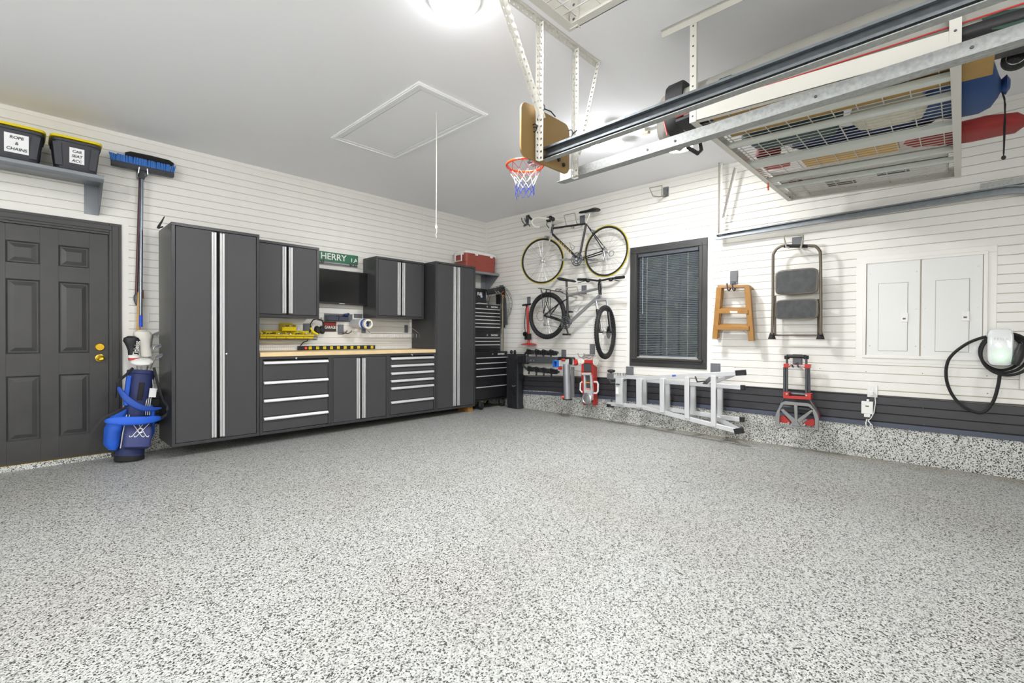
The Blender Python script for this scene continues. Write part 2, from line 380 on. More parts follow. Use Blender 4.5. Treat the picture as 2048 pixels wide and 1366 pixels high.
cols = [(PA(13, 600)[0], PA(80, 600)[0]), (PA(117, 600)[0], PA(179, 600)[0])]; cols = [(cols[1][0]-.115-(cols[1][1]-cols[1][0]), cols[1][0]-.115), cols[1]]
rws = [(PA(150, 706)[2], PA(150, 565)[2]), (PA(150, 870)[2], PA(150, 748)[2]), (PA(150, 535)[2], PA(150, 493)[2])]
rws = sorted(rws); fo_ = -.008
us = [S0, cols[0][0], cols[0][1], cols[1][0], cols[1][1], S1]
for i in (0, 2, 4): sl.box(us[i], us[i+1], -.045, fo_, .002, 2.043)
zs = [.002]+[z for r in rws for z in r]+[2.043]
for i in (0, 2, 4, 6):
    for a in (1, 3): sl.box(us[a], us[a+1], -.045, fo_, zs[i], zs[i+1])
slab = sl.build('door_slab', M_door, cs, bev=.001)
for (a, e) in cols:
    for (z0, z1) in rws:
        s = MB(FA); rr = [(0, fo_), (.012, fo_-.011), (.02, fo_-.011), (.052, fo_-.001), (.056, fo_-.001)]
        vs = []
        for t_, o_ in rr: vs += [(a+t_, o_, z0+t_), (e-t_, o_, z0+t_), (e-t_, o_, z1-t_), (a+t_, o_, z1-t_)]
        fs = [(i*4+j, i*4+(j+1) % 4, i*4+4+(j+1) % 4, i*4+4+j) for i in range(4) for j in range(4)]+[(16, 17, 18, 19)]
        s.add(vs, fs); s.build('door_panel', M_door, cs, ang=10)
kp = PA(200, 716, 0); s = MB(FA); s.lathe((kp[0], -.008, kp[2]), (0, 1, 0), [(.034, 0), (.034, .006), (.018, .01), (.012, .03), (.018, .038), (.028, .05), (.027, .066), (.018, .072), (.012, .069)], 20)
s.build('door_knob', M_brass, cs, label='brass door knob')
kp = PA(200, 694, 0); s = MB(FA); s.lathe((kp[0], -.008, kp[2]), (0, 1, 0), [(.036, 0), (.036, .012), (.03, .018)], 20); s.box(kp[0]-.02, kp[0]+.02, .01, .024, kp[2]-.005, kp[2]+.005); s.build('deadbolt', M_brass, cs)

# ---- window
W0, W1, Z0, Z1 = 2.72, 3.70, .742, 2.252
c = MB(FB); c.ring(W0, W1, Z0, Z1, -.012, .018, .085); c.ring(W0+.055, W1-.055, Z0+.055, Z1-.055, .018, .026, .03); win = struct(c.build('window_1', M_door, bev=.003))
c = MB(FB); c.ring(W0+.085, W1-.085, Z0+.085, Z1-.085, -.14, .01, .012); c.build('jamb', M_door, win)
MB(FB).box(W0+.04, W1-.04, .0, .05, Z0+.085, Z0+.11).build('window_sill', M_door, win, bev=.004)
a0, a1, zb, zt = W0+.1, W1-.1, Z0+.1, Z1-.1; zm = PB(1330, 603, -.08)[2]
for nm, z0, z1, oo in (('lower_sash', zb, zm+.02, -.095), ('upper_sash', zm-.02, zt, -.125)):
    s = MB(FB); s.ring(a0, a1, z0, z1, oo-.015, oo+.015, .04); sa = s.build(nm, M_blk, win)
    w_ = (a1-a0-.08)/3; hm = (z0+z1)/2; s = MB(FB)
    for k in (1, 2): s.box(a0+.04+w_*k-.009, a0+.04+w_*k+.009, oo-.008, oo+.008, z0+.04, z1-.04)
    s.box(a0+.04, a1-.04, oo-.008, oo+.008, hm-.009, hm+.009); s.build('muntin', M_blk, sa)
    M_glass = mat('window_glass', '#ffffff', .02, trans=1.)
    for i in range(3):
        for j in range(2):
            MB(FB).box(a0+.04+w_*i+.005, a0+.04+w_*(i+1)-.005, oo-.002, oo+.002, (z0+.04, hm)[j]+.004, (hm, z1-.04)[j]-.004).build('pane', M_glass, sa)
bl = thing('window_blind', 'dark horizontal slatted blind lowered inside the black-framed window', 'blind', (W0+.49, .0, Z0+.11), fr=FB)
M_blind = mat('blind_slat', '#a0a7af', .3)
MB(FB).box(a0+.006, a1-.006, -.05, .008, zt-.035, zt+.012).build('headrail', mat('blind_rail', '#484c53', .4), bl, bev=.006)
MB(FB).box(a0+.02, a1-.02, -.035, -.012, zb+.02, zb+.035).build('bottom_rail', M_blind, bl)
nS = 58; me0 = None
for i in range(nS):
    z = zt-.05-(zt-.05-zb-.045)*i/(nS-1)
    if me0 is None:
        s = MB(FB); s.add([(a0+.015, -.033, -.005), (a1-.015, -.033, -.005), (a1-.015, -.023, .002), (a0+.015, -.023, .002), (a1-.015, -.013, .0055), (a0+.015, -.013, .0055),
            (a0+.015, -.033, -.006), (a1-.015, -.033, -.006), (a1-.015, -.023, .001), (a0+.015, -.023, .001), (a1-.015, -.013, .0045), (a0+.015, -.013, .0045)],
            [(0, 1, 2, 3), (3, 2, 4, 5), (7, 6, 9, 8), (8, 9, 11, 10), (0, 6, 7, 1), (5, 4, 10, 11)])
        o = s.build('slat', M_blind); me0 = o.data
        for v in me0.vertices: v.co += Vector(o['_o'])
        D.objects.remove(o)
    o = D.objects.new('slat', me0); COL.objects.link(o); o.parent = bl; o.location = Vector((0, 0, z))-Vector(bl['_o'])
M_cordw = mat('cord_white', '#c9c9c4', .6)
for f_ in (.16, .5, .83):
    u = a0+(a1-a0)*f_; MB(FB).tube([(u, -.009, zt-.04), (u, -.009, zb+.03)], .0012, 5).build('ladder_cord', M_cordw, bl)
MB(FB).tube([(a0+.07, .0, zt-.03), (a0+.072, .004, zm-.15)], .004, 6).build('tilt_wand', M_blind, bl)
# outdoors behind the window: a bank of foliage and ground
M_leaf = mat('leaves', '#5a7040', .7, var=.5, vscale=2)
s = MB(); random.seed(3)
for i in range(9000):
    p = Vector((random.uniform(2.8, 4.2), random.uniform(-9, 2.5), 0)); p.z = random.random()**.8*3.2
    a = Vector((random.gauss(0, 1), random.gauss(0, 1), random.gauss(0, 1))).normalized()*.13; c_ = a.cross(Vector((random.random(), random.random(), 1))).normalized()*.08
    s.add([p-a, p+c_, p+a, p-c_], [(0, 1, 2, 3)])
s.box(4.3, 4.6, -12, 5, 0, 4.2)
tag(s.build('hedge', M_leaf), 'leafy green hedge seen dimly through the window blind', 'hedge', kind='stuff')
struct(MB().box(.15, 9, -12, 6, -.3, -.1).build('ground_outside', mat('outdoor_ground', '#6f7563', .9)))

# ---- ceiling hatch with pull cord
h = thing('attic_hatch', 'white attic access hatch in the ceiling with hanging pull cord', 'hatch', (-2.98, -2.1, HC))
x0, x1, y0, y1 = -3.35, -2.63, -2.83, -1.38
s = MB(); s.box(x0, x1, y0, y0+.07, HC-.014, HC); s.box(x0, x1, y1-.07, y1, HC-.014, HC); s.box(x0, x0+.07, y0+.07, y1-.07, HC-.014, HC); s.box(x1-.07, x1, y0+.07, y1-.07, HC-.014, HC)
s.box(x0+.01, x1-.01, y0+.01, y0+.03, HC-.02, HC-.01); s.box(x0+.01, x1-.01, y1-.03, y1-.01, HC-.02, HC-.01); s.box(x0+.01, x0+.03, y0+.03, y1-.03, HC-.02, HC-.01); s.box(x1-.03, x1-.01, y0+.03, y1-.03, HC-.02, HC-.01)
s.build('hatch_frame', M_ceil, h, bev=.003)
MB().box(x0+.076, x1-.076, y0+.076, y1-.076, HC-.01, HC).build('hatch_panel', M_ceil, h)
cx, cy = -2.969, -2.547; s = MB()
s.tube([(cx, cy, HC-.008), (cx+.002, cy, 2.5), (cx, cy, 2.05)], .0035, 6); s.sph((cx, cy, 2.04), .012, .01, .02); s.tube([(cx, cy, 2.03), (cx+.008, cy, 2.0), (cx-.004, cy, 1.975), (cx+.006, cy, 1.95)], .003, 5); s.build('pull_cord', M_whitef, h)
# ================================================================ LAMPS AND ADDED FILL LIGHTS
M_bulb = mat('bulb_glow', '#ffffff', .5, emit='#fff6e8', estr=30)
def panel_lamp(x, y, label, power):
    t = thing('ceiling_lamp', label, 'lamp', (x, y, HC), group='round ceiling lamps')
    MB().lathe((x, y, HC-.03), (0, 0, 1), [(.14, 0), (.15, .01), (.15, .03)], 28).build('lamp_housing', M_white, t)
    MB().lathe((x, y, HC-.036), (0, 0, 1), [(.08, 0), (.125, .004), (.13, .008)], 28).build('diffuser', M_bulb, t)
    area(x, y, HC-.05, power*.7, .25); lamp(x, y, HC-.13, power*.05, .06)
def trio_lamp(x, y, label, power):
    t = thing('garage_lamp', label, 'lamp', (x, y, HC))
    s = MB(); s.lathe((x, y, HC-.09), (0, 0, 1), [(.035, 0), (.05, .02), (.05, .06), (.06, .09)], 18); s.build('lamp_base', M_white, t)
    for k in range(3):
        a = math.radians(100+120*k); px, py = x+.13*math.cos(a), y+.13*math.sin(a)
        s = MB(); s.bar((x+.03*math.cos(a), y+.03*math.sin(a), HC-.07), (px, py, HC-.085), .03, .015); s.lathe((px, py, HC-.09), (0, 0, 1), [(.055, 0), (.055, .02)], 20)
        ar = s.build('lamp_arm', M_white, t)
        MB().lathe((px, py, HC-.098), (0, 0, 1), [(.03, 0), (.045, .008)], 20).build('bulb', M_bulb, ar)
    area(x, y, HC-.11, power*.65, .3); lamp(x, y, HC-.16, power*.22, .06)
L1 = PZ(1217, 286, HC-.09); trio_lamp(L1.x, L1.y, 'three-headed white garage lamp glowing between the two door rails', 33)
L2 = PZ(1358, 296, HC-.03); panel_lamp(L2.x, L2.y, 'round lit ceiling lamp below the grey travel bag end', 3.5)
panel_lamp(-3.72, -3.70, 'round lit ceiling lamp cut by the top edge of the photo', 30)
for (x, y, pw) in ((-7.4, -4.3, 56), (-6.4, -6.8, 34), (-4.6, -6.9, 12)):  # unseen fill lights without fixtures, added to brighten ceiling and walls evenly
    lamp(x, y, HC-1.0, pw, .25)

# ================================================================ CABINETS
def cab_root(label, cat, u0, u1, d, z0, z1, group=None, name='cabinet'):
    r = thing(name, label, cat, ((u0+u1)/2, d/2, z0), fr=FA, group=group)
    s = MB(FA); s.box(u0, u1, .014, d-.03, z0, z1); s.ring(u0, u1, z0, z1, d-.03, d, .028)
    s.build('cabinet_body', M_cabf, r, bev=.002)
    MB(FA).box(u0+.028, u1-.028, d-.0299, d-.026, z0+.028, z1-.028).build('inner_shadow_gap', M_dark, r)
    return r
def strip_handle_v(u0, u1, d, z0, z1, par):
    s = MB(FA); w = u1-u0
    s.box(u0, u1, d, d+.004, z0, z1); s.box(u0, u0+w*.3, d+.004, d+.018, z0, z1); s.box(u0+w*.55, u1, d+.004, d+.022, z0, z1); s.build('handle', M_aluw, par, bev=.0015, label='silver full-height strip handle')
def doors(r, u0, u1, d, z0, z1, lock=None):
    um = (u0+u1)/2; g = .004; fr_ = .028
    for k, (a, e) in enumerate(((u0+fr_+g, um-.006), (um+.006, u1-fr_-g))):
        dr = MB(FA).box(a, e, d-.022, d-.003, z0+fr_+g, z1-fr_-g).build('door', M_cab, r, bev=.002)
        h0, h1 = (e-.05, e-.012) if k == 0 else (a+.008, a+.046)
        MB(FA).box(e-.012 if k == 0 else a, e if k == 0 else a+.008, d-.003, d-.001, z0+.034, z1-.034).build('door_edge', M_dark, dr)
        strip_handle_v(h0, h1, d-.003, z0+.045, z1-.045, dr)
        if lock and k == 1: MB(FA).lathe((h1+.02, d-.003, lock), (0, 1, 0), [(.009, 0), (.009, .006), (.005, .008)], 12).build('lock', M_chrome, dr)
def drawers(r, u0, u1, d, zl, lock=True):
    for i in range(len(zl)-1):
        zt, zb = zl[i], zl[i+1]+.004
        dr = MB(FA).box(u0+.032, u1-.032, d-.022, d-.004, zb, zt).build('drawer', M_cab, r, bev=.002)
        s = MB(FA); s.prism([(u0+.036, d-.004, zt-.004), (u0+.036, d+.012, zt-.004), (u0+.036, d+.024, zt-.022), (u0+.036, d+.024, zt-.032), (u0+.036, d+.018, zt-.034), (u0+.036, d-.004, zt-.02)], (u1-u0-.072, 0, 0))
        s.build('handle', M_aluw, dr, bev=.001, label='silver full-width strip handle')
    if lock: MB(FA).lathe(((u0+u1)/2-.01, d-.002, zl[0]+.02), (0, 1, 0), [(.01, 0), (.01, .006), (.006, .008)], 12).build('lock', M_chrome, r)
d = .58; TZ0, TZ1 = .075, 2.143
uA0, uA1 = PA(343, 600, d)[0], PA(519, 600, d)[0]; uB0, uB1 = PA(871.5, 600, d)[0], PA(951, 600, d)[0]
r = cab_root('tall dark grey two-door cabinet left of the workbench, beside the golf bag', 'cabinet', uA0, uA1, d, TZ0, TZ1, 'tall garage cabinets', 'tall_cabinet'); doors(r, uA0, uA1, d, TZ0, TZ1, PA(452, 708, d)[2])
r = cab_root('tall dark grey two-door cabinet right of the workbench, beside the tool chests', 'cabinet', uB0, uB1, d, TZ0, TZ1, 'tall garage cabinets', 'tall_cabinet'); doors(r, uB0, uB1, d, TZ0, TZ1, PA(920, 697, d)[2])
s = MB(FA); s.box(uB1-.1, uB1-.01, .3, d-.04, -.01, .07); tag(s.build('wood_block', M_pine, bev=.003), 'wood block under the corner of the right tall cabinet', 'block')
# three base cabinets
e1, e2 = PA(661.5, 750, d)[0], PA(776.5, 750, d)[0]; BZ1 = .886
def zl(xs, x=600): return [PA(x, y, d)[2] for y in xs]
r = cab_root('dark grey base cabinet with four deep drawers under the wood top', 'cabinet', uA1+.003, e1, d, TZ0, BZ1, 'base cabinets under the workbench top', 'base_cabinet')
hh = [BZ1-.045]+[PA(527.5, y, d)[2]+.002 for y in (763, 799, 835)]+[TZ0+.03]; drawers(r, uA1+.003, e1, d, hh)
r = cab_root('dark grey two-door base cabinet in the middle under the wood top', 'cabinet', e1, e2, d, TZ0, BZ1, 'base cabinets under the workbench top', 'base_cabinet'); doors(r, e1, e2, d, TZ0, BZ1)
r = cab_root('dark grey base cabinet with six drawers under the wood top', 'cabinet', e2, uB0-.003, d, TZ0, BZ1, 'base cabinets under the workbench top', 'base_cabinet')
hh = [BZ1-.045]+[PA(869.5, y, d)[2] for y in (725.5, 739.5, 753.5, 767, 793)]+[TZ0+.03]; drawers(r, e2, uB0-.003, d, hh)
s = MB(FA); s.box(uA1+.006, uB0-.006, .003, d+.005, BZ1+.001, BZ1+.046); s.box(uB0-.02, uB0+.008, d-.0, d+.005, BZ1+.001, BZ1+.046)
tag(MB(FA).box(uA1+.006, uB0-.004, .003, d+.008, BZ1+.001, BZ1+.046).build('workbench_top', M_wood, bev=.003), 'light maple workbench top running over the three base cabinets', 'worktop')
# wall cabinets
dw = .35; WZ0_, WZ1_ = 1.335, 2.15
u0, u1 = uA1+.003, PA(638.5, 560, dw)[0]; r = cab_root('dark grey wall cabinet above the yellow bins, left of the television', 'cabinet', u0, u1, dw, 1.312, 2.14, 'wall cabinets', 'wall_cabinet'); doors(r, u0, u1, dw, 1.312, 2.14)
u0, u1 = PA(752.5, 560, dw)[0], PA(848, 560, dw)[0]; r = cab_root('dark grey wall cabinet right of the television', 'cabinet', u0, u1, dw, 1.345, 2.14, 'wall cabinets', 'wall_cabinet'); doors(r, u0, u1, dw, 1.345, 2.14)

# ================================================================ BACKSPLASH ITEMS
def hook_plate(parent, fr, p, w=.05, h=.09, M=None):
    s = MB(fr); u, o, z = p; s.box(u-w/2, u+w/2, .001, .006, z-h/2, z+h/2); s.box(u-w/2+.008, u+w/2-.008, .006, .012, z-h*.3, z+h*.3); return s.build('hook_plate', M or M_grayp, parent, bev=.0015)
# street sign
p0, p1 = PA(632, 505, .03), PA(716, 533, .03)
sg = thing('street_sign', 'green street name sign with white letters above the television', 'sign', p0, fr=FA)
zt_, zb_ = PA(716, 512, .03)[2], PA(716, 530, .03)[2]
MB(FA).box(p0[0]-.08, p1[0], .028, .031, zb_, zt_).build('sign_panel', mat('sign_green', '#146b45', .4), sg, bev=.001)
q = PA(641, 515, .032); text('HERRY', (q[0]+.0, .0315, (zt_+zb_)/2), (1, 0, 0), (0, 0, 1), (zt_-zb_)*.92, M_white, sg, FA, fit=PA(692, 520, .03)[0]-q[0])
text('LA', (PA(702, 520, .03)[0], .0315, (zt_+zb_)/2-.012), (1, 0, 0), (0, 0, 1), (zt_-zb_)*.6, M_white, sg, FA, fit=PA(714.5, 520, .03)[0]-PA(702, 520, .03)[0])
hk = thing('coat_hook_rail', 'grey hook rail just under the green street sign', 'hook', (p0[0]+.3, .02, zb_-.03), fr=FA)
MB(FA).box(p0[0]-.05, p1[0]+.0, .002, .02, zb_-.035, zb_-.015).build('rail', M_grayp, hk)
for x in (645, 702, 711):
    u = PA(x, 525, .05)[0]; MB(FA).tube([(u, .02, zb_+.0), (u, .04, zb_-.03), (u, .07, zb_-.03), (u, .085, zb_+.0), (u, .085, zb_+.03)], .006, 7).build('hook', M_gun, hk)
# television
q0, q1 = PA(640, 541, .12), PA(738, 612, .12); zt_, zb_ = PA(728, 546, .12)[2], PA(738, 612, .12)[2]
tv = thing('television', 'flat black television on the wall between the wall cabinets', 'television', ((q0[0]+q1[0])/2, .1, zb_), fr=FA)
s = MB(FA); s.box(q0[0]-.1, q1[0], .09, .125, zb_, zt_); s.build('tv_body', M_blk, tv, bev=.004)
MB(FA).box(q0[0]-.09, q1[0]-.012, .1249, .127, zb_+.022, zt_-.012).build('screen', M_blkg, tv)
MB(FA).box(q0[0]+.2, q0[0]+.4, .001, .09, zb_+.15, zt_-.15).build('wall_bracket', M_gun, tv)
text('SAMSUNG', (PA(684, 608, .126)[0], .1255, zb_+.011), (1, 0, 0), (0, 0, 1), .016, M_white, tv, FA, ax='CENTER')
# yellow bins on a wire shelf
sh = thing('wire_shelf', 'narrow wire shelf holding the row of yellow bins', 'shelf', PA(575, 678, .1), fr=FA)
o1 = .16; zS = PA(570, 678, o1)[2]; ua, ub = uA1+.02, PA(634, 677, o1)[0]
s = MB(FA)
for o_ in (.02, .06, .1, .14): s.tube([(ua, o_, zS), (ub, o_, zS)], .003, 5)
s.tube([(ua, o1, zS-.01), (ub, o1, zS-.01)], .004, 6); s.tube([(ua, o1, zS+.03), (ub, o1, zS+.03)], .004, 6)
s.tube([(ub, .01, zS), (ub, o1, zS-.01), (ub, o1, zS+.03)], .004, 6); s.build('wires', M_gun, sh)
def bin_(u0, u1, z0, h, dp, label, group):
    t = thing('storage_bin', label, 'bin', ((u0+u1)/2, .1, z0), fr=FA, group=group); s = MB(FA); e_ = .003
    s.box(u0, u1, .02, dp, z0, z0+e_); s.box(u0, u0+e_, .02, dp, z0, z0+h); s.box(u1-e_, u1, .02, dp, z0, z0+h); s.box(u0, u1, .02, .02+e_, z0, z0+h*1.25)
    s.prism([(u0, dp, z0), (u0, dp+.02, z0+h*.62), (u0, dp+.017, z0+h*.62), (u0, dp-.003, z0)], (u1-u0, 0, 0))
    s.box(u0+.02, u1-.02, dp+.018, dp+.026, z0+h*.5, z0+h*.62); s.build('bin_shell', M_yel, t, bev=.001)
    c = MB(FA); random.seed(int(u0*1000))
    for _ in range(34):
        x = random.uniform(u0+.012, u1-.012); y = random.uniform(.035, dp-.01); z = z0+h*.55+random.random()*.018
        a = random.random()*6; c.bar((x, y, z), (x+.014*math.cos(a), y+.014*math.sin(a), z+.004), .006, .006)
    c.build('hardware', [M_steel, M_gun, M_chrome][int(abs(u0)*97) % 3], t, kind='stuff'); return t
xs = [520, 532.5, 553, 572, 589, 607, 627]; names = ['leftmost, half behind the tall cabinet', 'second from the left', 'third from the left', 'fourth from the left', 'fifth from the left', 'rightmost, beside the ear muffs']
for i in range(6):
    a, e = PA(xs[i], 672, .15)[0], PA(xs[i+1], 672, .15)[0]
    bin_(a+.002, e-.002, zS+.005, .075, .15, 'small yellow parts bin in the bottom row, '+names[i], 'yellow parts bins')
bin_(PA(564, 660, .12)[0], PA(592, 660, .12)[0], zS+.095, .075, .12, 'small yellow parts bin stacked on top of the row', 'yellow parts bins')
# power strip
u0, u1 = PA(597, 696, .06)[0], PA(751, 696, .06)[0]; zc = BZ1+.072
ps = thing('power_strip', 'long black power strip with yellow outlets along the workbench back', 'power strip', ((u0+u1)/2, .05, BZ1+.047), fr=FA)
MB(FA).box(u0, u1, .02, .055, BZ1+.048, BZ1+.098).build('strip_body', M_blk, ps, bev=.003)
for k in range(10):
    x = PA(620.5+ (744-620.5)*(k/9)**.97, 696, .056)[0]; s = MB(FA); s.box(x-.019, x+.019, .055, .058, zc-.017, zc+.019)
    o_ = s.build('outlet', M_yel, ps, bev=.002)
    s = MB(FA); s.box(x-.009, x-.006, .058, .0585, zc, zc+.011); s.box(x+.006, x+.009, .058, .0585, zc, zc+.011); s.box(x-.002, x+.002, .058, .0585, zc-.012, zc-.006); s.build('slots', M_dark, o_)
MB(FA).lathe((PA(612, 698, .056)[0], .055, zc), (0, 1, 0), [(.014, 0), (.012, .004)], 12).build('switch', mat('red_switch', '#e03a1c', .4, emit='#ff3a18', estr=1.5), ps)
s = MB(FA); q = PA(618, 672, .02); s.tube([(u0+.03, .04, zc+.03), (u0+.06, .05, zc+.07), (q[0]-.03, .04, q[2]-.06), (q[0], .02, q[2]), (q[0]+.03, .015, q[2]+.12)], .006, 7); s.build('power_cord', M_rub, ps)
# ear muffs
em = thing('ear_muffs', 'yellow and black ear muffs hanging beside the yellow bins', 'ear muffs', PA(635, 652, .1), fr=FA)
s = MB(FA); s.tube([PA(x, y, .1) for x, y in ((622, 656), (621, 648), (626, 640), (634, 637.5), (643, 640), (648, 648), (648, 655))], .008, 8); s.build('headband', M_blk, em)
for x, y in ((635, 660), (644, 660)):
    q = PA(x, y, .1); s = MB(FA); s.loft([((q[0], .07+.05*t, q[2]), (.034*k_, 0, .006*k_), (-.01*k_, 0, .05*k_)) for t, k_ in ((0, .8), (.2, 1), (.7, 1), (1, .7))], 16); s.build('ear_cup', M_blk, em, label='black ear cup')
s = MB(FA); s.tube([PA(x, y, .13) for x, y in ((621, 655), (624, 661), (630, 666), (636, 669))], .013, 8); s.build('yellow_yoke', M_yel, em, label='yellow yoke')
hk = thing('tool_hook', 'grey slatwall hook holding the ear muffs', 'hook', PA(616, 650, 0), fr=FA)
hook_plate(hk, FA, PA(613, 657, 0), .09, .12); s = MB(FA); u, _, z = PA(640, 640, .03); s.tube([(u-.03, .01, z), (u-.03, .12, z-.01), (u-.03, .13, z+.03)], .005, 6); s.tube([(u+.03, .01, z), (u+.03, .12, z-.01), (u+.03, .13, z+.03)], .005, 6); s.build('prongs', M_gun, hk)
# garage sign
q0, q1 = PA(645, 643, .012), PA(672.5, 663, .012)
sg = thing('metal_sign', 'small dark red and black tin sign reading garage', 'sign', q0, fr=FA)
MB(FA).box(q0[0], q1[0], .009, .012, q1[2], q0[2]).build('sign_panel', mat('tin_dark', '#3b2a26', .5, var=.3, vscale=30), sg)
MB(FA).box(q0[0]+.008, q1[0]-.008, .012, .0125, (q0[2]+q1[2])/2+.01, q0[2]-.01).build('red_field', mat('tin_red', '#8e2018', .5, var=.2, vscale=30), sg)
text('GARAGE', ((q0[0]+q1[0])/2+.01, .0126, (q0[2]+q1[2])/2-.012), (1, 0, 0), (0, 0, 1), .05, M_white, sg, FA, ax='CENTER', fit=(q1[0]-q0[0])*.8)
# dark wall bins, strip above
s = thing('bin_rail', 'dark grey rail plate the two small blue-black bins hang from', 'rail', PA(675, 628, 0), fr=FA)
q0, q1 = PA(648, 627, 0), PA(704, 641, 0); MB(FA).box(q0[0], q1[0], .002, .012, q1[2]-.02, q0[2]+.0).build('plate', M_grayp, s, bev=.002)
M_bin2 = mat('slate_bin', '#3c4152', .4)
for (xa, xb), lb in (((655, 677), 'left'), ((678, 697), 'right')):
    a, e = PA(xa, 636, .08)[0], PA(xb, 636, .08)[0]; z0 = PA(660, 640.5, .08)[2]; h_ = .065
    t = MB(FA); t.box(a, e, .012, .085, z0, z0+.003); t.box(a, a+.003, .012, .085, z0, z0+h_); t.box(e-.003, e, .012, .085, z0, z0+h_); t.box(a, e, .082, .086, z0, z0+h_*.8); t.box(a, e, .012, .015, z0, z0+h_)
    tag(t.build('hanging_bin', M_bin2, bev=.002), 'small slate plastic bin on the wall rail, the %s of the pair' % lb, 'bin', 'slate wall bins')
t = MB(FA); q = PA(692, 630, .05); t.sph((q[0], .05, q[2]+.0), .035, .025, .02); t.sph((q[0]+.03, .05, q[2]+.012), .02, .02, .015); tag(t.build('work_glove', M_navy), 'dark blue glove bunched in the right slate bin', 'glove')
hk = thing('tool_hook', 'grey double hook plate under the wall bins, holding nothing', 'hook', PA(682, 660, 0), fr=FA)
hook_plate(hk, FA, PA(681, 659, 0), .08, .13)
for x in (693, 702): 
    q = PA(x, 664, .1); s = MB(FA); s.tube([(PA(685, 665, 0)[0], .01, q[2]-.01), (q[0]-.03, .08, q[2]-.02), (q[0]-.01, .11, q[2]-.005), (q[0], .12, q[2]+.02)], .006, 7); s.build('hook', M_gun, hk)
# rolls on a hook
hk = thing('roll_hook', 'long steel rod hook carrying the paper and tape rolls', 'hook', PA(716, 640, 0), fr=FA)
MB(FA).box(PA(712, 632, 0)[0]-.03, PA(724, 632, 0)[0], .002, .008, PA(716, 636, 0)[2]-.0, PA(716, 628, 0)[2]).build('hook_plate', M_grayp, hk)
q = PA(737, 646, .30); MB(FA).tube([(q[0]-.02, .005, q[2]), (q[0]-.01, .33, q[2]-.005), (q[0]+.0, .35, q[2]+.02)], .006, 8).build('rod', M_gun, hk)
q = PA(715, 647, .17); s = MB(FA); s.lathe((q[0]+.02, .03, q[2]), (.0, 1, 0), [(.024, 0), (.058, 0), (.058, .24), (.024, .24), (.024, 0)], 24, cap=False); tag(s.build('paper_roll', mat('masking_paper', '#cfcfd4', .7)), 'pale grey paper roll behind the blue tape roll', 'roll')
q = PA(733, 648, .27); s = MB(FA); s.lathe((q[0], .275, q[2]), (0, 1, 0), [(.04, 0), (.062, 0), (.062, .045), (.04, .045), (.04, 0)], 28, cap=False); tag(s.build('tape_roll', mat('cream_tape', '#e9e2d0', .6)), 'cream tape roll at the front of the rod hook', 'tape')
q = PA(727, 648, .24); s = MB(FA); s.lathe((q[0], .235, q[2]), (0, 1, 0), [(.04, 0), (.064, 0), (.064, .035), (.04, .035), (.04, 0)], 28, cap=False); tag(s.build('tape_roll', mat('blue_tape', '#2f5fae', .5)), 'blue tape roll behind the cream tape roll', 'tape')
# wire basket shelf right
bs = thing('wire_basket', 'empty chrome wire basket shelf right of the hanging rolls', 'basket', PA(780, 670, .1), fr=FA)
za, zb2 = PA(790, 667, .2)[2], PA(790, 676.5, .2)[2]; ua, ub = PA(741, 670, .2)[0], PA(839, 670, .2)[0]
s = MB(FA)
for z in (za, zb2): s.tube([(ua, .02, z), (ua, .2, z), (ub, .2, z), (ub, .02, z)], .004, 6)
n = 14
for i in range(n+1):
    u = ua+(ub-ua)*i/n; s.tube([(u, .2, za), (u, .2, zb2), (u, .02, zb2)], .0022, 5)
for o_ in (.05, .09, .13, .165): s.tube([(ua, o_, zb2), (ub, o_, zb2)], .0022, 5)
s.build('basket_wires', M_chrome, bs)
for x in (727, 812):
    q = PA(x, 658, .0); hook_plate(bs, FA, (q[0]+.0, 0, q[2]), .06, .11)
s = MB(FA)
for u in (ua, ub): s.tube([(u, .01, za+.08), (u, .1, za+.05), (u, .2, za)], .004, 6)
s.build('side_braces', M_chrome, bs)
# pegboard strip behind bench
pg = thing('pegboard_panel', 'low white perforated board behind the workbench', 'board', (uA1+.8, .003, BZ1+.05), fr=FA)
z1_ = PA(540, 690, .01)[2]; s = MB(FA); s.box(uA1+.01, PA(818, 680, .01)[0], .002, .008, BZ1+.048, z1_); s.build('board', M_white, pg)
M_hole = mat('hole_shadow', '#9a9890', .8); s = MB(FA); u = uA1+.03
while u < PA(816, 680, .01)[0]:
    for k in range(5): s.add([(u-.003, .0085, z1_-.02-.025*k), (u+.003, .0085, z1_-.02-.025*k), (u+.003, .0085, z1_-.026-.025*k), (u-.003, .0085, z1_-.026-.025*k)], [(0, 1, 2, 3)])
    u += .025
s.build('holes', M_hole, pg, kind='stuff')

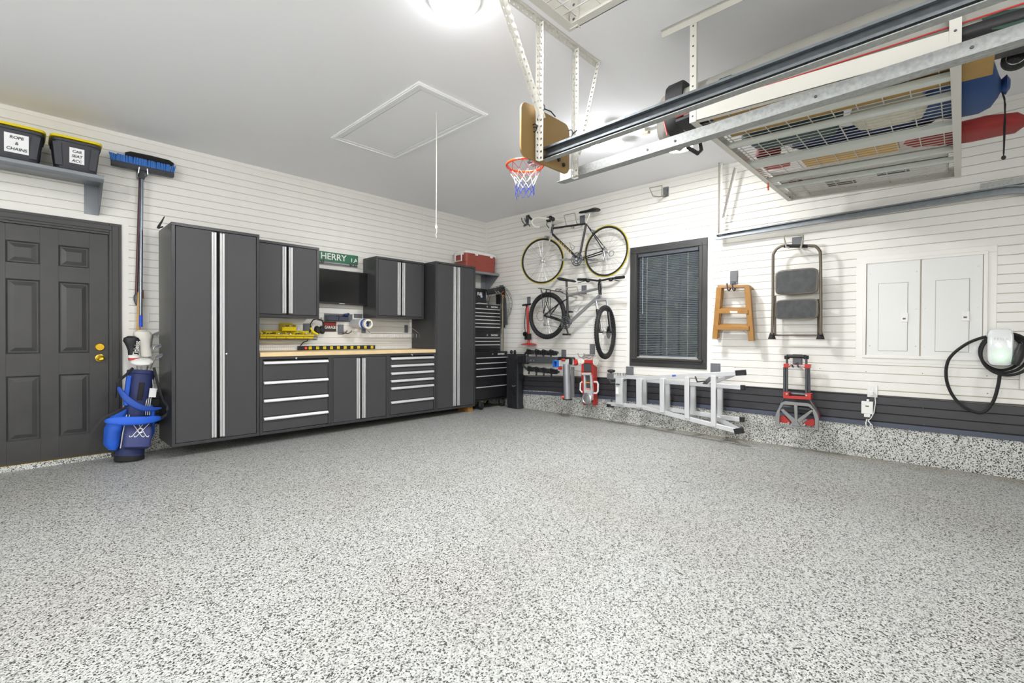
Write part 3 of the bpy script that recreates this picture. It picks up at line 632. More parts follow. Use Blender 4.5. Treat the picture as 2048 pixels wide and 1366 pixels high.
# ================================================================ LEFT OF THE CABINETS
# shelf with totes
q = PA(208, 352, .42); zs_ = q[2]; uR = q[0]; DS = .42
sf = thing('wall_shelf', 'long grey steel wall shelf holding the black totes above the door', 'shelf', (uR-.6, .2, zs_), fr=FA)
MB(FA).box(uR-1.4, uR, .003, DS, zs_-.004, zs_).build('shelf_board', M_shelf, sf)
s = MB(FA); s.prism([(uR-1.4, DS, zs_), (uR-1.4, DS+.008, zs_-.005), (uR-1.4, DS+.008, zs_-.03), (uR-1.4, DS-.0, zs_-.04), (uR-1.4, DS-.02, zs_-.055), (uR-1.4, DS-.035, zs_-.055), (uR-1.4, DS-.035, zs_-.05), (uR-1.4, DS-.01, zs_-.035)], (1.4, 0, 0)); s.build('front_lip', M_shelf, sf)
s = MB(FA); s.prism([(uR-.004, .003, zs_-.004), (uR-.004, DS-.01, zs_-.004), (uR-.004, DS-.01, zs_-.035), (uR-.004, .06, zs_-.27), (uR-.004, .003, zs_-.27)], (.004, 0, 0)); s.box(uR-.1, uR, .003, .006, zs_-.27, zs_-.004)
s.build('bracket', M_shelf, sf)
def tote(u0, u1, label, lines, lab, gx):
    z0, z1 = zs_+.001, zs_+.27; um = (u0+u1)/2; w = (u1-u0)/2
    t = thing('storage_tote', label, 'storage tote', (um, .24, z0), fr=FA, group='black and yellow totes on the wall shelf')
    s = MB(FA); om = .22
    s.loft([((um, om, z), (w*k, 0, 0), (0, .185*k2, 0)) for z, k, k2 in ((z0, .76, .84), (z0+.01, .80, .88), (z1-.04, .94, .98), (z1-.036, .985, 1.02), (z1-.02, .99, 1.03))], 32, .28)
    s.build('tote_body', M_tote, t)
    s = MB(FA)
    for k in (-.74, .74):
        s.prism([(um+k*w*.86-.03, om+.185*.86, z0+.03), (um+k*w*.86+.012, om+.185*.86, z0+.03), (um+k*w+.02, om+.185*.965, z1-.06), (um+k*w-.03, om+.185*.965, z1-.06)], (0, .016, 0))
    s.build('body_ribs', M_tote, t)
    s = MB(FA); s.loft([((um, om, z), (w*k, 0, 0), (0, .185*k, 0)) for z, k in ((z1-.008, 1.02), (z1-.001, 1.04), (z1+.009, 1.03), (z1+.012, .95))], 32, .28); s.build('tote_lid', M_yel, t, label='yellow snap-on lid')
    gu, gz, gw, gh = gx; nrm = (0, .185*.115/.21, -1); up = (0, .107, 1)
    o0 = om+.185*(.88+.10*(gz-z0)/.22)+.007
    s = MB(FA); dd_ = .107*gh/2; s.prism([(gu-gw/2, o0-dd_, gz-gh/2), (gu+gw/2, o0-dd_, gz-gh/2), (gu+gw/2, o0+dd_, gz+gh/2), (gu-gw/2, o0+dd_, gz+gh/2)], (0, .002, 0)); s.build('paper_label', M_paper, t, label='handwritten white paper label')
    for i, ln in enumerate(lines):
        z = gz+gh/2-.03-i*gh*.3; text(ln, (gu, o0+.004+.107*(z-gz), z), (1, 0, 0), up, lab, M_ink, t, FA, ax='CENTER', shear=.15)
a, e = PA(101, 285, .41)[0], PA(205, 285, .41)[0]
tote(a, e, 'black tote with yellow lid, right one, label reading car seat acc', ['CAR', 'SEAT', 'ACC'], .030, (PA(154, 300, .41)[0], zs_+.128, PA(169, 300, .41)[0]-PA(139, 300, .41)[0], .125))
a2 = PA(91, 285, .41)[0]
tote(a2-(e-a)-.04, a2, 'black tote with yellow lid at the left edge, label reading rope and chains', ['ROPE', '&', 'CHAINS'], .032, (PA(33, 270, .41)[0], zs_+.128, .135, .145))
# brooms and long tools
bh = thing('broom_holder', 'steel prong hook under the blue broom head', 'hook', PA(282, 335, 0), fr=FA)
q = PA(283, 345, .06); s = MB(FA); s.box(q[0]-.035, q[0]+.035, .002, .008, q[2]-.06, q[2]+.06)
for k in (-1, 1): s.tube([(q[0]+.02*k, .006, q[2]-.03), (q[0]+.035*k, .08, q[2]-.035), (q[0]+.035*k, .15, q[2]-.03), (q[0]+.03*k, .16, q[2]+.02)], .006, 8)
s.build('prongs', M_steel, bh)
br = thing('push_broom', 'push broom with blue bristles and grey handle hanging head up', 'broom', PA(283, 650, .08), fr=FA)
h0 = PA(222, 325, .10); h1 = PA(347, 350, .10); zc_ = (h0[2]+h1[2])/2
MB(FA).box(h0[0], h1[0], .07, .135, zc_-.025, zc_+.02).build('broom_block', M_tote, br, bev=.004)
random.seed(5); s = MB(FA); n = 46
for i in range(n):
    for j in range(4):
        u = h0[0]+.004+(h1[0]-h0[0]-.008)*i/(n-1); o_ = .078+.05*j/3
        s.bar((u, o_, zc_+.018), (u+random.uniform(-.008, .008)+(-.012 if i < 3 else (.012 if i > n-4 else 0)), o_+random.uniform(-.01, .012), zc_+.085), .007, .009)
s.build('bristles', mat('blue_bristle', '#2f6fc0', .6), br, kind='stuff')
hu = PA(283.5, 345, .10)[0]; zb_ = PA(281, 632, .08)[2]; ub_ = PA(281.5, 632, .08)[0]
MB(FA).tube([(hu, .10, zc_-.02), (ub_, .08, zb_)], .0135, 12).build('broom_handle', mat('steel_handle', '#7e8591', .25, .8), br, label='grey steel handle')
MB(FA).tube([(ub_, .08, zb_+.005), (ub_+.0, .078, zb_-.105)], .015, 12).build('grip', mat('blue_grip', '#1c4fd0', .45), br, label='blue end grip')
MB(FA).bar((hu, .1, zc_-.02), (hu, .1, zc_-.1), .05, .04).build('socket', M_tote, br)
b2 = thing('dust_broom', 'black-bristled broom with dark red handle behind the blue push broom', 'broom', PA(277, 600, .03), fr=FA)
s = MB(FA); q = PA(300, 325, .03); s.loft([((q[0]+t*.19, .035, q[2]+.03+.0*t), (0, .03*k, 0), (0, 0, .035*k)) for t, k in ((-1, .4), (-.8, .9), (0, 1), (.8, .9), (1, .4))], 12, .6); s.build('bristles', mat('dark_bristle', '#1e1e20', .9, bump=1, bscale=150), b2, kind='stuff')
qa, qb = PA(281, 345, .03), PA(273, 590, .03); MB(FA).tube([qa, qb], .013, 10).build('broom_handle', mat('maroon_handle', '#4c2328', .4), b2)
qc = PA(272.5, 606, .03); MB(FA).lathe(qb, tuple(qc[i]-qb[i] for i in range(3)), [(.013, -.01), (.022, .01), (.022, .05), (.005, .10)], 12).build('end_cap', M_gun, b2)
s3 = thing('wooden_pole', 'pale wooden pole standing behind the brooms above the golf bag', 'pole', PA(277, 700, .02), fr=FA)
MB(FA).tube([PA(279, 585, .05), PA(276, 690, .05)], .016, 10).build('pole_shaft', mat('ash_wood', '#cda25e', .55, var=.1), s3)
MB(FA).tube([PA(285, 580, .055), PA(284.5, 597, .055)], .01, 8).build('red_tip', mat('rust_red', '#8a3a2a', .6), s3)
# curved hook on top of tall cabinet
s = MB(FA); s.tube([PA(x, y, .3) for x, y in ((329, 433), (323, 444), (318, 452), (316, 457))], [.004, .008, .011, .012], 8); s.tube([PA(316, 456, .3), PA(326, 453.5, .3)], .008, 6)
tag(s.build('curved_hook', M_blk), 'curved black hook sticking up behind the left tall cabinet', 'hook')
# wall plates
def plate(fr, p0, p1, label, name='wall_plate', sw=1, cat='switch'):
    t = thing(name, label, cat, p0, fr=fr); s = MB(fr); s.box(p0[0], p1[0], .001, .008, p1[2], p0[2]); s.build('cover', M_white, t, bev=.002)
    s = MB(fr); w_ = (p1[0]-p0[0])/sw
    for k in range(sw): 
        cx_ = p0[0]+w_*(k+.5); cz = (p0[2]+p1[2])/2
        if name == 'outlet':
            for dz in (.02, -.02): s.box(cx_-.014, cx_+.014, .008, .0105, cz+dz-.013, cz+dz+.013)
        else: s.box(cx_-.008, cx_+.008, .008, .014, cz-.014, cz+.014)
    s.build('insert', M_trimw, t, bev=.001); return t
plate(FA, PA(285, 618, 0), PA(298.5, 646, 0), 'white single switch plate right of the broom handle')
plate(FA, PA(318, 619, 0), PA(341, 647, 0), 'white wide switch plate half behind the left tall cabinet', sw=2)
plate(FB, PB(1177, 639, 0), PB(1190, 650, 0), 'white outlet plate behind the mountain bike frame', name='outlet', sw=1, cat='outlet')

# golf bag with clubs ------------------------------------------------------
G0 = PZ(258, 921, fz(-4.7)); G1 = PYW(284, 742, -.20)
gb = thing('golf_bag', 'navy and bright blue golf stand bag full of clubs beside the door', 'golf bag', tuple(G0))
ax = (G1-G0); L = ax.length; ax.normalize(); ru = Vector((1, 0, 0)); ru = (ru-ax*ru.dot(ax)).normalized(); rv = ax.cross(ru)
if rv.y > 0: rv = -rv      # rv points to the room
def GP(a, b_, c_): return tuple(G0+ax*(c_*L)+ru*a+rv*b_)
def gl(secs, n=20, e=1.): return MB().loft([(GP(a, b_, c_), tuple(ru*x), tuple(rv*y)) for a, b_, c_, x, y in secs], n, e)
gl([(0, 0, .0, .10, .085), (0, 0, .02, .108, .095), (0, 0, .1, .105, .095), (.0, 0, .3, .10, .095), (0, 0, .6, .092, .09), (0, 0, .9, .098, .095), (0, 0, 1, .105, .10), (0, 0, 1.0, .09, .085), (0, 0, .93, .085, .08)]).build('bag_body', M_navy, gb)
gl([(0, 0, -.005, .105, .09), (0, 0, .015, .112, .1), (0, 0, .055, .11, .1)]).build('bag_foot', M_rub, gb, label='black rubber foot')
gl([(0, 0, .955, .104, .1), (0, 0, .965, .112, .108), (0, 0, 1.0, .112, .108), (0, 0, 1.005, .1, .096)]).build('top_collar', M_navy, gb)
gl([(.02, .12, .13, .085, .02), (.02, .14, .155, .10, .05), (.02, .145, .3, .102, .06), (.02, .12, .42, .095, .045), (.02, .10, .46, .06, .02)], 20, .6).build('front_pocket', mat('navy_pocket', '#3a4377', .55, bump=.2), gb)
gl([(-.13, .03, .12, .03, .06), (-.145, .03, .18, .055, .09), (-.15, .03, .35, .062, .1), (-.125, .03, .5, .05, .08), (-.10, .03, .56, .03, .05)], 20, .7).build('side_pocket', M_bluef, gb, label='bright blue side pocket')
gl([(.115, .0, .2, .02, .05), (.13, .0, .3, .028, .07), (.12, .0, .55, .022, .06), (.1, 0, .62, .01, .04)], 16, .7).build('side_panel', M_bluef, gb)
gl([(-.09, .06, .6, .018, .02), (-.095, .06, .75, .02, .025), (-.095, .05, .93, .02, .025)], 10, .7).build('blue_trim', M_bluef, gb)
gl([(0, .085, .66, .02, .01), (0, .095, .72, .02, .012), (0, .095, .86, .02, .012)], 10, .5).build('handle_loop', M_webb, gb)
s = MB()
for a_ in (.055, .07, .085): s.tube([GP(a_+.01, .065, .5), GP(a_, .075, .62), GP(a_+.005, .06, .74)], .0035, 6)
for a_ in (-.085, -.065): s.tube([GP(a_, .09, .14), GP(a_-.0, .10, .3), GP(a_+.01, .085, .5)], .005, 6)
s.build('white_piping', M_white, gb)
# crossed clubs emblem with letters on the pocket
s = MB(); 
def ep(x, y, dd=.0): return GP(.02+x, .208+dd, .32+y)
for k in (-1, 1):
    s.tube([ep(-.052*k, -.055), ep(.02*k, .085)], .003, 6); s.tube([ep(-.052*k, -.055), ep(-.066*k, -.06), ep(-.07*k, -.045)], .004, 6)
    s.tube([ep(-.02*k, -.055), ep(.06*k, .085)], .003, 6); s.tube([ep(-.02*k, -.055), ep(-.034*k, -.06), ep(-.036*k, -.045)], .004, 6)
em_ = s.build('crossed_clubs_emblem', M_white, gb)
text('C', ep(0, .005, .003), tuple(ru), tuple(ax), .06, M_white, gb, FW, ax='CENTER', ext=.002)
# tag
s = MB(); s.prism([GP(.06, .12, .70), GP(.115, .115, .70), GP(.115, .115, .80), GP(.06, .12, .80)], tuple(rv*.002)); s.tube([GP(.085, .12, .80), GP(.075, .1, .9)], .002, 5); s.build('hang_tag', M_paper, gb, label='white paper hang tag')
# padded straps
def pad(pts, w, M, name, th=.012):
    if isinstance(w, list): w = [w[i]+(w[i+1]-w[i])*j/4 for i in range(len(w)-1) for j in range(4)]+[w[-1]]
    P = [Vector(p) for p in sm(pts)]; secs = []
    for i, c in enumerate(P):
        dd = (P[min(i+1, len(P)-1)]-P[max(i-1, 0)]).normalized(); up = (ax-dd*ax.dot(dd)).normalized(); nn = dd.cross(up)
        k = w[i] if isinstance(w, list) else w
        secs.append((tuple(c), tuple(up*k), tuple(nn*th)))
    return MB().loft(secs, 12, .6).build(name, M, gb, ang=60)
SB = lambda x, y, o_: tuple(PYW(x, y, -o_))
pad([SB(211, 842, .50), SB(222, 842, .53), SB(250, 842, .56), SB(285, 841, .55), SB(310, 838, .50), SB(324, 835.5, .46)], [.012, .03, .038, .036, .028, .01], M_bluef, 'shoulder_pad', .014)
pad([SB(237, 775, .40), SB(247, 790, .44), SB(262, 805, .47), SB(285, 816, .47), SB(306, 818, .44), SB(322, 816, .42)], [.012, .024, .028, .026, .02, .008], mat('dark_blue_pad', '#1d4aa6', .6), 'shoulder_pad', .012)
pad([SB(266, 736, .34), SB(252, 750, .37), SB(236, 763, .40), SB(233, 775, .40), SB(232, 795, .38)], .012, M_webb, 'webbing_strap', .003)
pad([SB(308, 735, .32), SB(316, 770, .38), SB(326, 800, .46), SB(334, 812, .55), SB(333, 828, .56), SB(322, 836, .52)], .012, M_webb, 'webbing_strap', .003)
pad([SB(252, 815, .46), SB(232, 825, .50), SB(208, 836, .52), SB(197, 848, .52), SB(185, 864, .52)], .013, M_webb, 'webbing_strap', .003)
# clubs
def club(label, tip, headfn, name='golf_club', cat='golf club', o_=.24):
    t = thing(name, label, cat, GP(0, 0, 1.0), group='clubs in the golf bag'); base = GP(random.uniform(-.04, .04), random.uniform(-.03, .03), .6)
    MB().tube([base, tip], .005, 8).build('shaft', M_steel, t); headfn(t, tip)
def cover(M, M2, w, h_, lean):
    def f(t, tip):
        s = MB(); x, y, z = tip
        s.loft([((x+lean*k, y, z-h_*(1-k)), (w*r_, 0, 0), (0, w*.75*r_, 0)) for k, r_ in ((0, .62), (.05, .66), (.4, .62), (.62, .8), (.8, 1.05), (.92, .9), (1, .4))], 16); s.build('head_cover', M, t)
        if M2: MB().loft([((x+lean*k, y, z-h_*(1-k)), (w*r_, 0, 0), (0, w*.75*r_, 0)) for k, r_ in ((.0, .68), (.08, .70))], 16).build('cuff_band', M2, t); MB().loft([((x+lean*k, y, z-h_*(1-k)), (w*r_, 0, 0), (0, w*.75*r_, 0)) for k, r_ in ((.08, .69), (.2, .68))], 16).build('white_band', M_white, t)
    return f
club('club with black and white head cover, left of the white cover', SB(268, 672, .27), cover(mat('black_cover', '#222226', .5), mat('red_band', '#c22a22', .5), .062, .22, -.02))
text('Titleist', SB(273, 697, .335), (.15, 0, 1), (-1, 0, .15), .05, M_white, D.objects['golf_club'], FW, ax='CENTER')
club('club with cream white head cover, tallest in the bag', SB(293, 660, .25), cover(M_whitef, None, .07, .25, -.035))
def wood(t, tip):
    x, y, z = tip; s = MB(); s.loft([((x+k*.10-.0, y, z+.0), (0, .05*r_, .015*r_), (0, 0, .032*r_)) for k, r_ in ((-.8, .3), (-.5, .9), (0, 1.1), (.5, 1), (.8, .4))], 14); s.build('club_head', M_white, t)
club('white-headed club lying flat over the bag rim', SB(284, 724, .30), wood)
def iron(t, tip):
    x, y, z = tip; s = MB(); s.prism([(x, y, z-.01), (x+.035, y-.01, z-.02), (x+.055, y-.01, z+.005), (x+.045, y-.01, z+.025), (x+.01, y, z+.01)], (0, .012, 0)); s.build('club_head', M_gun, t)
club('steel iron club rising highest at the right of the bag', SB(306, 668, .2), iron)
club('steel iron club low at the right rim of the bag', SB(309, 693, .22), iron)
club('dark steel iron club nearest the left tall cabinet', SB(312, 712, .2), iron)
# ================================================================ RIGHT WALL
AXO = (0, 1, 0)
def bw(x, y, o): return PB(x, y, o)
def wheel(parent, c, ax, R, rt, tyre, rim, n_sp=28, knob=False, side=None):
    C = Vector(FB(c)); A = Vector(ax).normalized()
    up = Vector((0, 0, 1)); a = A.cross(up).normalized(); b_ = A.cross(a)
    w_ = MB().torus(tuple(C), tuple(A), R-rt, rt, 72, 10).build('tyre', tyre, parent)
    if side: MB().torus(tuple(C), tuple(A), R-rt+.001, rt*1.04, 72, 10, .72).build('tyre_sidewall', side, w_); 
    if knob:
        s = MB(); n = 64
        for i in range(n):
            t = 2*PI*i/n; e = a*math.cos(t)+b_*math.sin(t); tt = A.cross(e)
            for k in (-1, 0, 1):
                ang = k*.75; d_ = (e*math.cos(ang)+A*math.sin(ang)); p = C+e*(R-rt)+d_*rt*.96+tt*(.006 if k else -.006)
                s.bar(tuple(p-tt*.006), tuple(p+tt*.006), .010, .010, tuple(d_))
        s.build('tread_knobs', tyre, w_, kind='stuff')
    s = MB(); s.torus(tuple(C), tuple(A), R-2*rt-(.004 if knob else .010), .010 if knob else .014, 64, 6, .9); s.build('rim', rim, parent)
    s = MB()
    for i in range(n_sp):
        t = 2*PI*i/n_sp; sgn = 1 if i % 2 else -1; e = a*math.cos(t)+b_*math.sin(t); t2 = t+.5*(1 if (i//2) % 2 else -1); e2 = a*math.cos(t2)+b_*math.sin(t2)
        s.tube([tuple(C+e*(R-2*rt-.008)), tuple(C+e2*.022+A*.028*sgn)], .0013, 4, cap=False)
    s.build('spokes', M_steel, parent)
    MB().lathe(tuple(C-A*.04), tuple(A), [(.008, 0), (.024, .008), (.014, .014), (.014, .066), (.024, .072), (.008, .08)], 14).build('hub', M_steel, parent)
    return C, A
def bikehook(xl, xr, yb, yt, plate_xy, off, label):
    t = thing('bike_hook', label, 'hook', bw(*plate_xy, 0), fr=FB); p = bw(*plate_xy, 0); hook_plate(t, FB, p, .085, .12)
    a, b_ = bw(xl, yb, off+.12), bw(xr, yb, off-.02); s = MB(FB)
    u0, u1 = bw(xl, yb, off)[0], bw(xr, yb, off)[0]; z0, z1 = bw(xl, yb, off)[2], bw(xl, yt, off)[2]
    s.tube([(p[0], .01, z0), (u1, off*.4, z0-.01), (u1, off, z0), (u1, off+.05, z1), (u0, off+.05, z1), (u0, off, z0), (u0+.02, .01, z0-.01)], .008, 8); s.build('padded_loop', mat('hook_beige', '#9a968a', .5), t); return t
# ---- road bicycle
rb = thing('road_bicycle', 'black and white road bicycle with yellow-sided tyres, the upper one', 'bicycle', bw(1145, 500, .18), fr=FB)
O = .18
M_rbk = mat('road_frame_black', '#1f1f21', .25, coat=.4); M_rsil = mat('road_silver', '#c9c7c0', .3, .6); M_yellow2 = mat('yellow_tyre_side', '#b8a828', .6)
chub = bw(1084.6, 522, O+.05); rhub = bw(1211.6, 502.6, O)
wheel(rb, chub, FB((math.sin(.32), 1, 0)).normalized(), .335, .0065, M_yellow2, M_rub, 28)
wheel(rb, rhub, (1, 0, 0), .335, .0065, M_yellow2, M_rub, 28)
ht, hb = bw(1105.8, 449, O), bw(1103.3, 467, O); st, bbk = bw(1172.5, 447, O), bw(1158, 519.5, O)
tt0, dt0 = bw(1106.5, 456.5, O), bw(1104.6, 468, O)
s = MB(FB); s.tube([tt0, bw(1170.5, 447.5, O)], .0145, 12); s.tube([dt0, bbk], .0165, 12); s.tube([st, bbk], .015, 12); s.tube([ht, hb], .019, 12)
fr_ = s.build('frame', M_rbk, rb)
s = MB(FB)
for k in (-1, 1):
    s.tube([bw(1174.3, 450, O+.02*k), (rhub[0], O+.055*k, rhub[2])], .007, 8); s.tube([(bbk[0], O+.03*k, bbk[2]), (rhub[0], O+.055*k, rhub[2])], .0085, 8)
s.build('rear_stays', M_rbk, rb)
s = MB(FB)
for k in (-1, 1):
    s.tube([bw(1101.5, 474, O+.02), tuple(Vector(bw(1099, 481, O+.02+.03*k))), tuple(Vector(bw(1093, 500, O+.035+.04*k))), (chub[0]+.015*k, chub[1]+.05*k, chub[2])], [.014, .012, .010, .008], 8)
s.tube([bw(1103.3, 466, O), bw(1101.5, 476, O+.01)], .018, 10); s.build('fork', M_rsil, rb, label='silver fork')
s = MB(FB); s.tube([st, bw(1179.5, 427, O)], .0135, 10); s.build('seat_post', M_rsil, rb)
def saddle(par, nose, tail, w, o):
    n, t_ = Vector(bw(*nose, o)), Vector(bw(*tail, o)); secs = []
    for k, ww, hh in ((0, .012, .008), (.08, .022, .016), (.45, .028, .018), (.7, .055, .022), (.9, .068, .024), (1, .05, .014)):
        c = n.lerp(t_, k); secs.append(((c[0], c[1], c[2]+(.012*math.sin(k*PI*2) if 0 else 0)), (0, ww*w, 0), (0, 0, hh)))
    MB(FB).loft(secs, 16, .8).build('saddle', M_blk, par)
saddle(rb, (1158.5, 425.5), (1197, 418.5), 1, O)
s = MB(FB); s.tube([bw(1166, 426, O), bw(1180, 428, O), bw(1190, 424, O)], .0035, 6); s.build('saddle_rails', M_steel, rb)
s = MB(FB); s.tube([ht, bw(1105.5, 443, O), bw(1102, 438, O+.06)], .013, 8); s.build('stem', M_rsil, rb)
# bars are turned with the wheel: they run out from the wall and to the left
hc = Vector(bw(1101.5, 438, O+.07)); bd = Vector((-.45, .9, 0)).normalized(); fd = Vector((-.9, -.42, 0)).normalized()*-1
fd = Vector((-.89, .45, 0)).normalized()
s = MB(FB)
for k in (-1, 1):
    e = hc+bd*(.17*k if k > 0 else .12*k)
    s.tube(sm([tuple(hc), tuple(e), tuple(e+fd*.05+Vector((0, 0, .005))), tuple(e+fd*.10+Vector((0, 0, -.02))), tuple(e+fd*.11+Vector((0, 0, -.07))), tuple(e+fd*.06+Vector((0, 0, -.12))), tuple(e+Vector((0, 0, -.125)))]), .0145, 10)
s.build('drop_handlebar', M_whitef, rb, label='white-taped drop handlebar')
s = MB(FB)
for k in (-1, 1):
    e = hc+bd*(.17*k if k > 0 else .12*k)+fd*.11
    s.tube([tuple(e+Vector((0, 0, -.02))), tuple(e+fd*.04+Vector((0, 0, .02))), tuple(e+fd*.055+Vector((0, 0, .05)))], .016, 8); s.tube([tuple(e+fd*.05), tuple(e+fd*.06+Vector((0, 0, -.06))), tuple(e+fd*.03+Vector((0, 0, -.11)))], .006, 6)
s.build('brake_hoods', M_blk, rb)
s = MB(FB); s.sph(tuple(hc+Vector((0, .01, .015))), .035, .03, .03); s.sph(tuple(hc+Vector((-.03, .02, -.02))), .03, .03, .025); s.sph(tuple(hc+Vector((.04, .0, -.01))), .028, .03, .03); s.build('bar_lights', M_blk, rb)
def drivetrain(par, bbp, rh, o, rr, np_, cass):
    s = MB(FB); s.torus((bbp[0], o+.05, bbp[2]), (0, 1, 0), rr, .008, 32, 6, .5); s.torus((bbp[0], o+.045, bbp[2]), (0, 1, 0), rr*.72, .007, 28, 6, .5)
    for k in range(5): s.bar((bbp[0], o+.05, bbp[2]), (bbp[0]+rr*math.cos(k*1.257), o+.05, bbp[2]+rr*math.sin(k*1.257)), .006, .012)
    s.lathe((bbp[0], o+.045, bbp[2]), (0, 1, 0), [(.03, 0), (.03, .012)], 16); s.build('chainring', M_gun, par)
    s = MB(FB); a1_ = math.radians(np_[0])
    for k in (0, 1):
        a_ = a1_+PI*k; e = (bbp[0]+.17*math.cos(a_), o+(.065 if k == 0 else -.07), bbp[2]+.17*math.sin(a_))
        s.tube([(bbp[0], e[1], bbp[2]), e], [.014, .010], 8); s.box(e[0]-.045, e[0]+.045, e[1]+(.0 if k == 0 else -.07), e[1]+(.07 if k == 0 else 0), e[2]-.012, e[2]+.012)
    s.tube([(bbp[0], o-.07, bbp[2]), (bbp[0], o+.065, bbp[2])], .018, 10); s.build('cranks_and_pedals', M_steel if np_[1] else M_blk, par)
    s = MB(FB); dx = rh[0]-bbp[0]
    s.tube([(bbp[0], o+.047, bbp[2]+rr), (rh[0], o+.045, rh[2]+.04)], .0035, 5); s.tube([(bbp[0], o+.047, bbp[2]-rr), (rh[0]+.01*(1 if dx > 0 else -1), o+.045, rh[2]-.13)], .0035, 5); s.build('chain', M_gun, par)
    s = MB(FB)
    for r_, k in ((.045, 0), (.038, .006), (.031, .012), (.024, .018)): s.lathe((rh[0], o+.03+k, rh[2]), (0, 1, 0), [(r_, 0), (r_, .003)], 22)
    if cass: s.tube([(rh[0], o+.05, rh[2]), (rh[0]+.02, o+.055, rh[2]-.06), (rh[0]+.0, o+.055, rh[2]-.12)], .012, 8); s.lathe((rh[0], o+.05, rh[2]-.13), (0, 1, 0), [(.02, 0), (.02, .008)], 14); s.lathe((rh[0]+.01, o+.05, rh[2]-.065), (0, 1, 0), [(.018, 0), (.018, .008)], 14)
    s.build('cassette_and_derailleur', M_steel, par)
drivetrain(rb, bbk, rhub, O, .085, (178, 1), True)
s = MB(FB); s.torus(bw(1223, 507, O+.05), (0, 1, .2), .035, .003, 18, 5); s.build('cable_loop', M_blk, rb)
s = MB(FB); s.tube([bw(x, y, O+.03) for x, y in ((1141, 502), (1148, 498), (1149, 493), (1143, 489), (1139, 485), (1141, 492), (1144, 500))], .003, 5); s.build('bottle_cage', M_gun, rb)
s = MB(FB); s.lathe(bw(1189, 463, O), (0, 1, 0), [(.02, -.04), (.02, .05)], 10); s.lathe(bw(1096, 475, O+.02), (0, 1, 0), [(.02, -.03), (.02, .06)], 10); s.build('brake_calipers', M_steel, rb)
dp = Vector(bbk)-Vector(dt0); 
for k_, t_ in ((.38, 'T R E K'),):
    c = Vector(dt0)+dp*.52
s = MB(FB); 
for k in range(6):
    c = Vector(dt0)+dp*(.3+.085*k); s.bar(tuple(c-dp*.022+Vector((0, .0165, .006))), tuple(c+dp*.022+Vector((0, .0165, -.006))), .003, .012)
s.build('gold_decal', mat('gold', '#b89a2a', .4), rb)
bikehook(1132.5, 1153.5, 450.5, 432, (1165, 439.5), .16, 'beige loop hook under the road bicycle top tube')
# ---- mountain bicycle
mb_ = thing('mountain_bicycle', 'silver and black mountain bicycle with knobby tyres and rear rack, below the road bicycle', 'bicycle', bw(1150, 630, .2), fr=FB)
O = .2; M_msil = mat('mtb_silver', '#a9abad', .28, .7); M_mblk = mat('mtb_black', '#1c1c1e', .3)
rhub = bw(1094, 631.5, O); fhub = bw(1211, 664.5, O+.17)
wheel(mb_, rhub, (1, 0, 0), .335, .027, M_rub, M_blk, 32, True)
wheel(mb_, fhub, (.215, -.977, 0), .335, .027, M_rub, M_blk, 32, True)
ht, hb = bw(1198.5, 567, O), bw(1200.5, 590, O); st, bbk = bw(1134.2, 588, O), bw(1135.5, 646, O)
s = MB(FB); s.tube([bw(1198, 577, O), bw(1137, 591, O)], [.017, .02], 12); s.tube([hb, bw(1142, 643, O)], [.024, .022], 12); s.build('frame', M_msil, mb_)
s = MB(FB); s.tube([st, bbk], .017, 12); s.tube([ht, hb], .022, 12)
for k in (-1, 1):
    s.tube([bw(1134.2, 598, O+.02*k), bw(1118, 607, O+.045*k), (rhub[0], O+.065*k, rhub[2])], .009, 8); s.tube([(bbk[0], O+.03*k, bbk[2]), (rhub[0], O+.065*k, rhub[2])], .011, 8)
s.build('frame_black_tubes', M_mblk, mb_)
cr_ = Vector(bw(1202.5, 600, O+.03)); lat = Vector((-.977*-1, 0, 0)); 
axw = Vector((.977, -.215, 0))   # axle direction in wall coordinates (u, o): wheel axle runs almost along the wall
s = MB(FB); s.tube([bw(1200.5, 590, O), tuple(cr_)], .02, 10); s.tube([tuple(cr_-axw*.075), tuple(cr_+axw*.075)], .02, 10)
for k in (-1, 1): s.tube([tuple(cr_+axw*.072*k), tuple(cr_+axw*.072*k+(Vector(fhub)-cr_)*.45)], .015, 10)
s.build('fork_crown', M_steel, mb_)
s = MB(FB)
for k in (-1, 1): s.tube([tuple(cr_+axw*.072*k+(Vector(fhub)-cr_)*.3), tuple(Vector(fhub)+axw*.07*k)], .02, 10)
s.lathe(tuple(Vector(fhub)+axw*.04), tuple(axw), [(.08, 0), (.08, .003)], 24); s.tube([tuple(Vector(fhub)-axw*.085), tuple(Vector(fhub)+axw*.085)], .008, 8); s.build('suspension_fork', M_mblk, mb_)
s = MB(FB); s.tube([st, bw(1132.7, 560, O)], .015, 10); s.build('seat_post', M_mblk, mb_); saddle(mb_, (1151.5, 563), (1118, 557.5), 1.0, O)
bc = Vector(bw(1199.8, 559.5, O+.06)); s = MB(FB); s.tube([ht, tuple(bc)], .017, 8); s.build('stem', M_mblk, mb_)
bl_, br_ = Vector(bw(1156, 559, O-.0)), Vector(bw(1248, 554, O+.16)); s = MB(FB)
s.tube([tuple(bl_), tuple(bl_.lerp(bc, .55)), tuple(bc+Vector((-.04, 0, -.01))), tuple(bc+Vector((.04, 0, -.01))), tuple(bc.lerp(br_, .45)), tuple(br_)], .013, 10); s.build('handlebar', M_mblk, mb_)
s = MB(FB); s.tube([tuple(bl_), tuple(bl_.lerp(bc, .38))], .019, 10); s.tube([tuple(br_), tuple(br_.lerp(bc, .34))], .019, 10); s.build('grips', M_rub, mb_)
s = MB(FB)
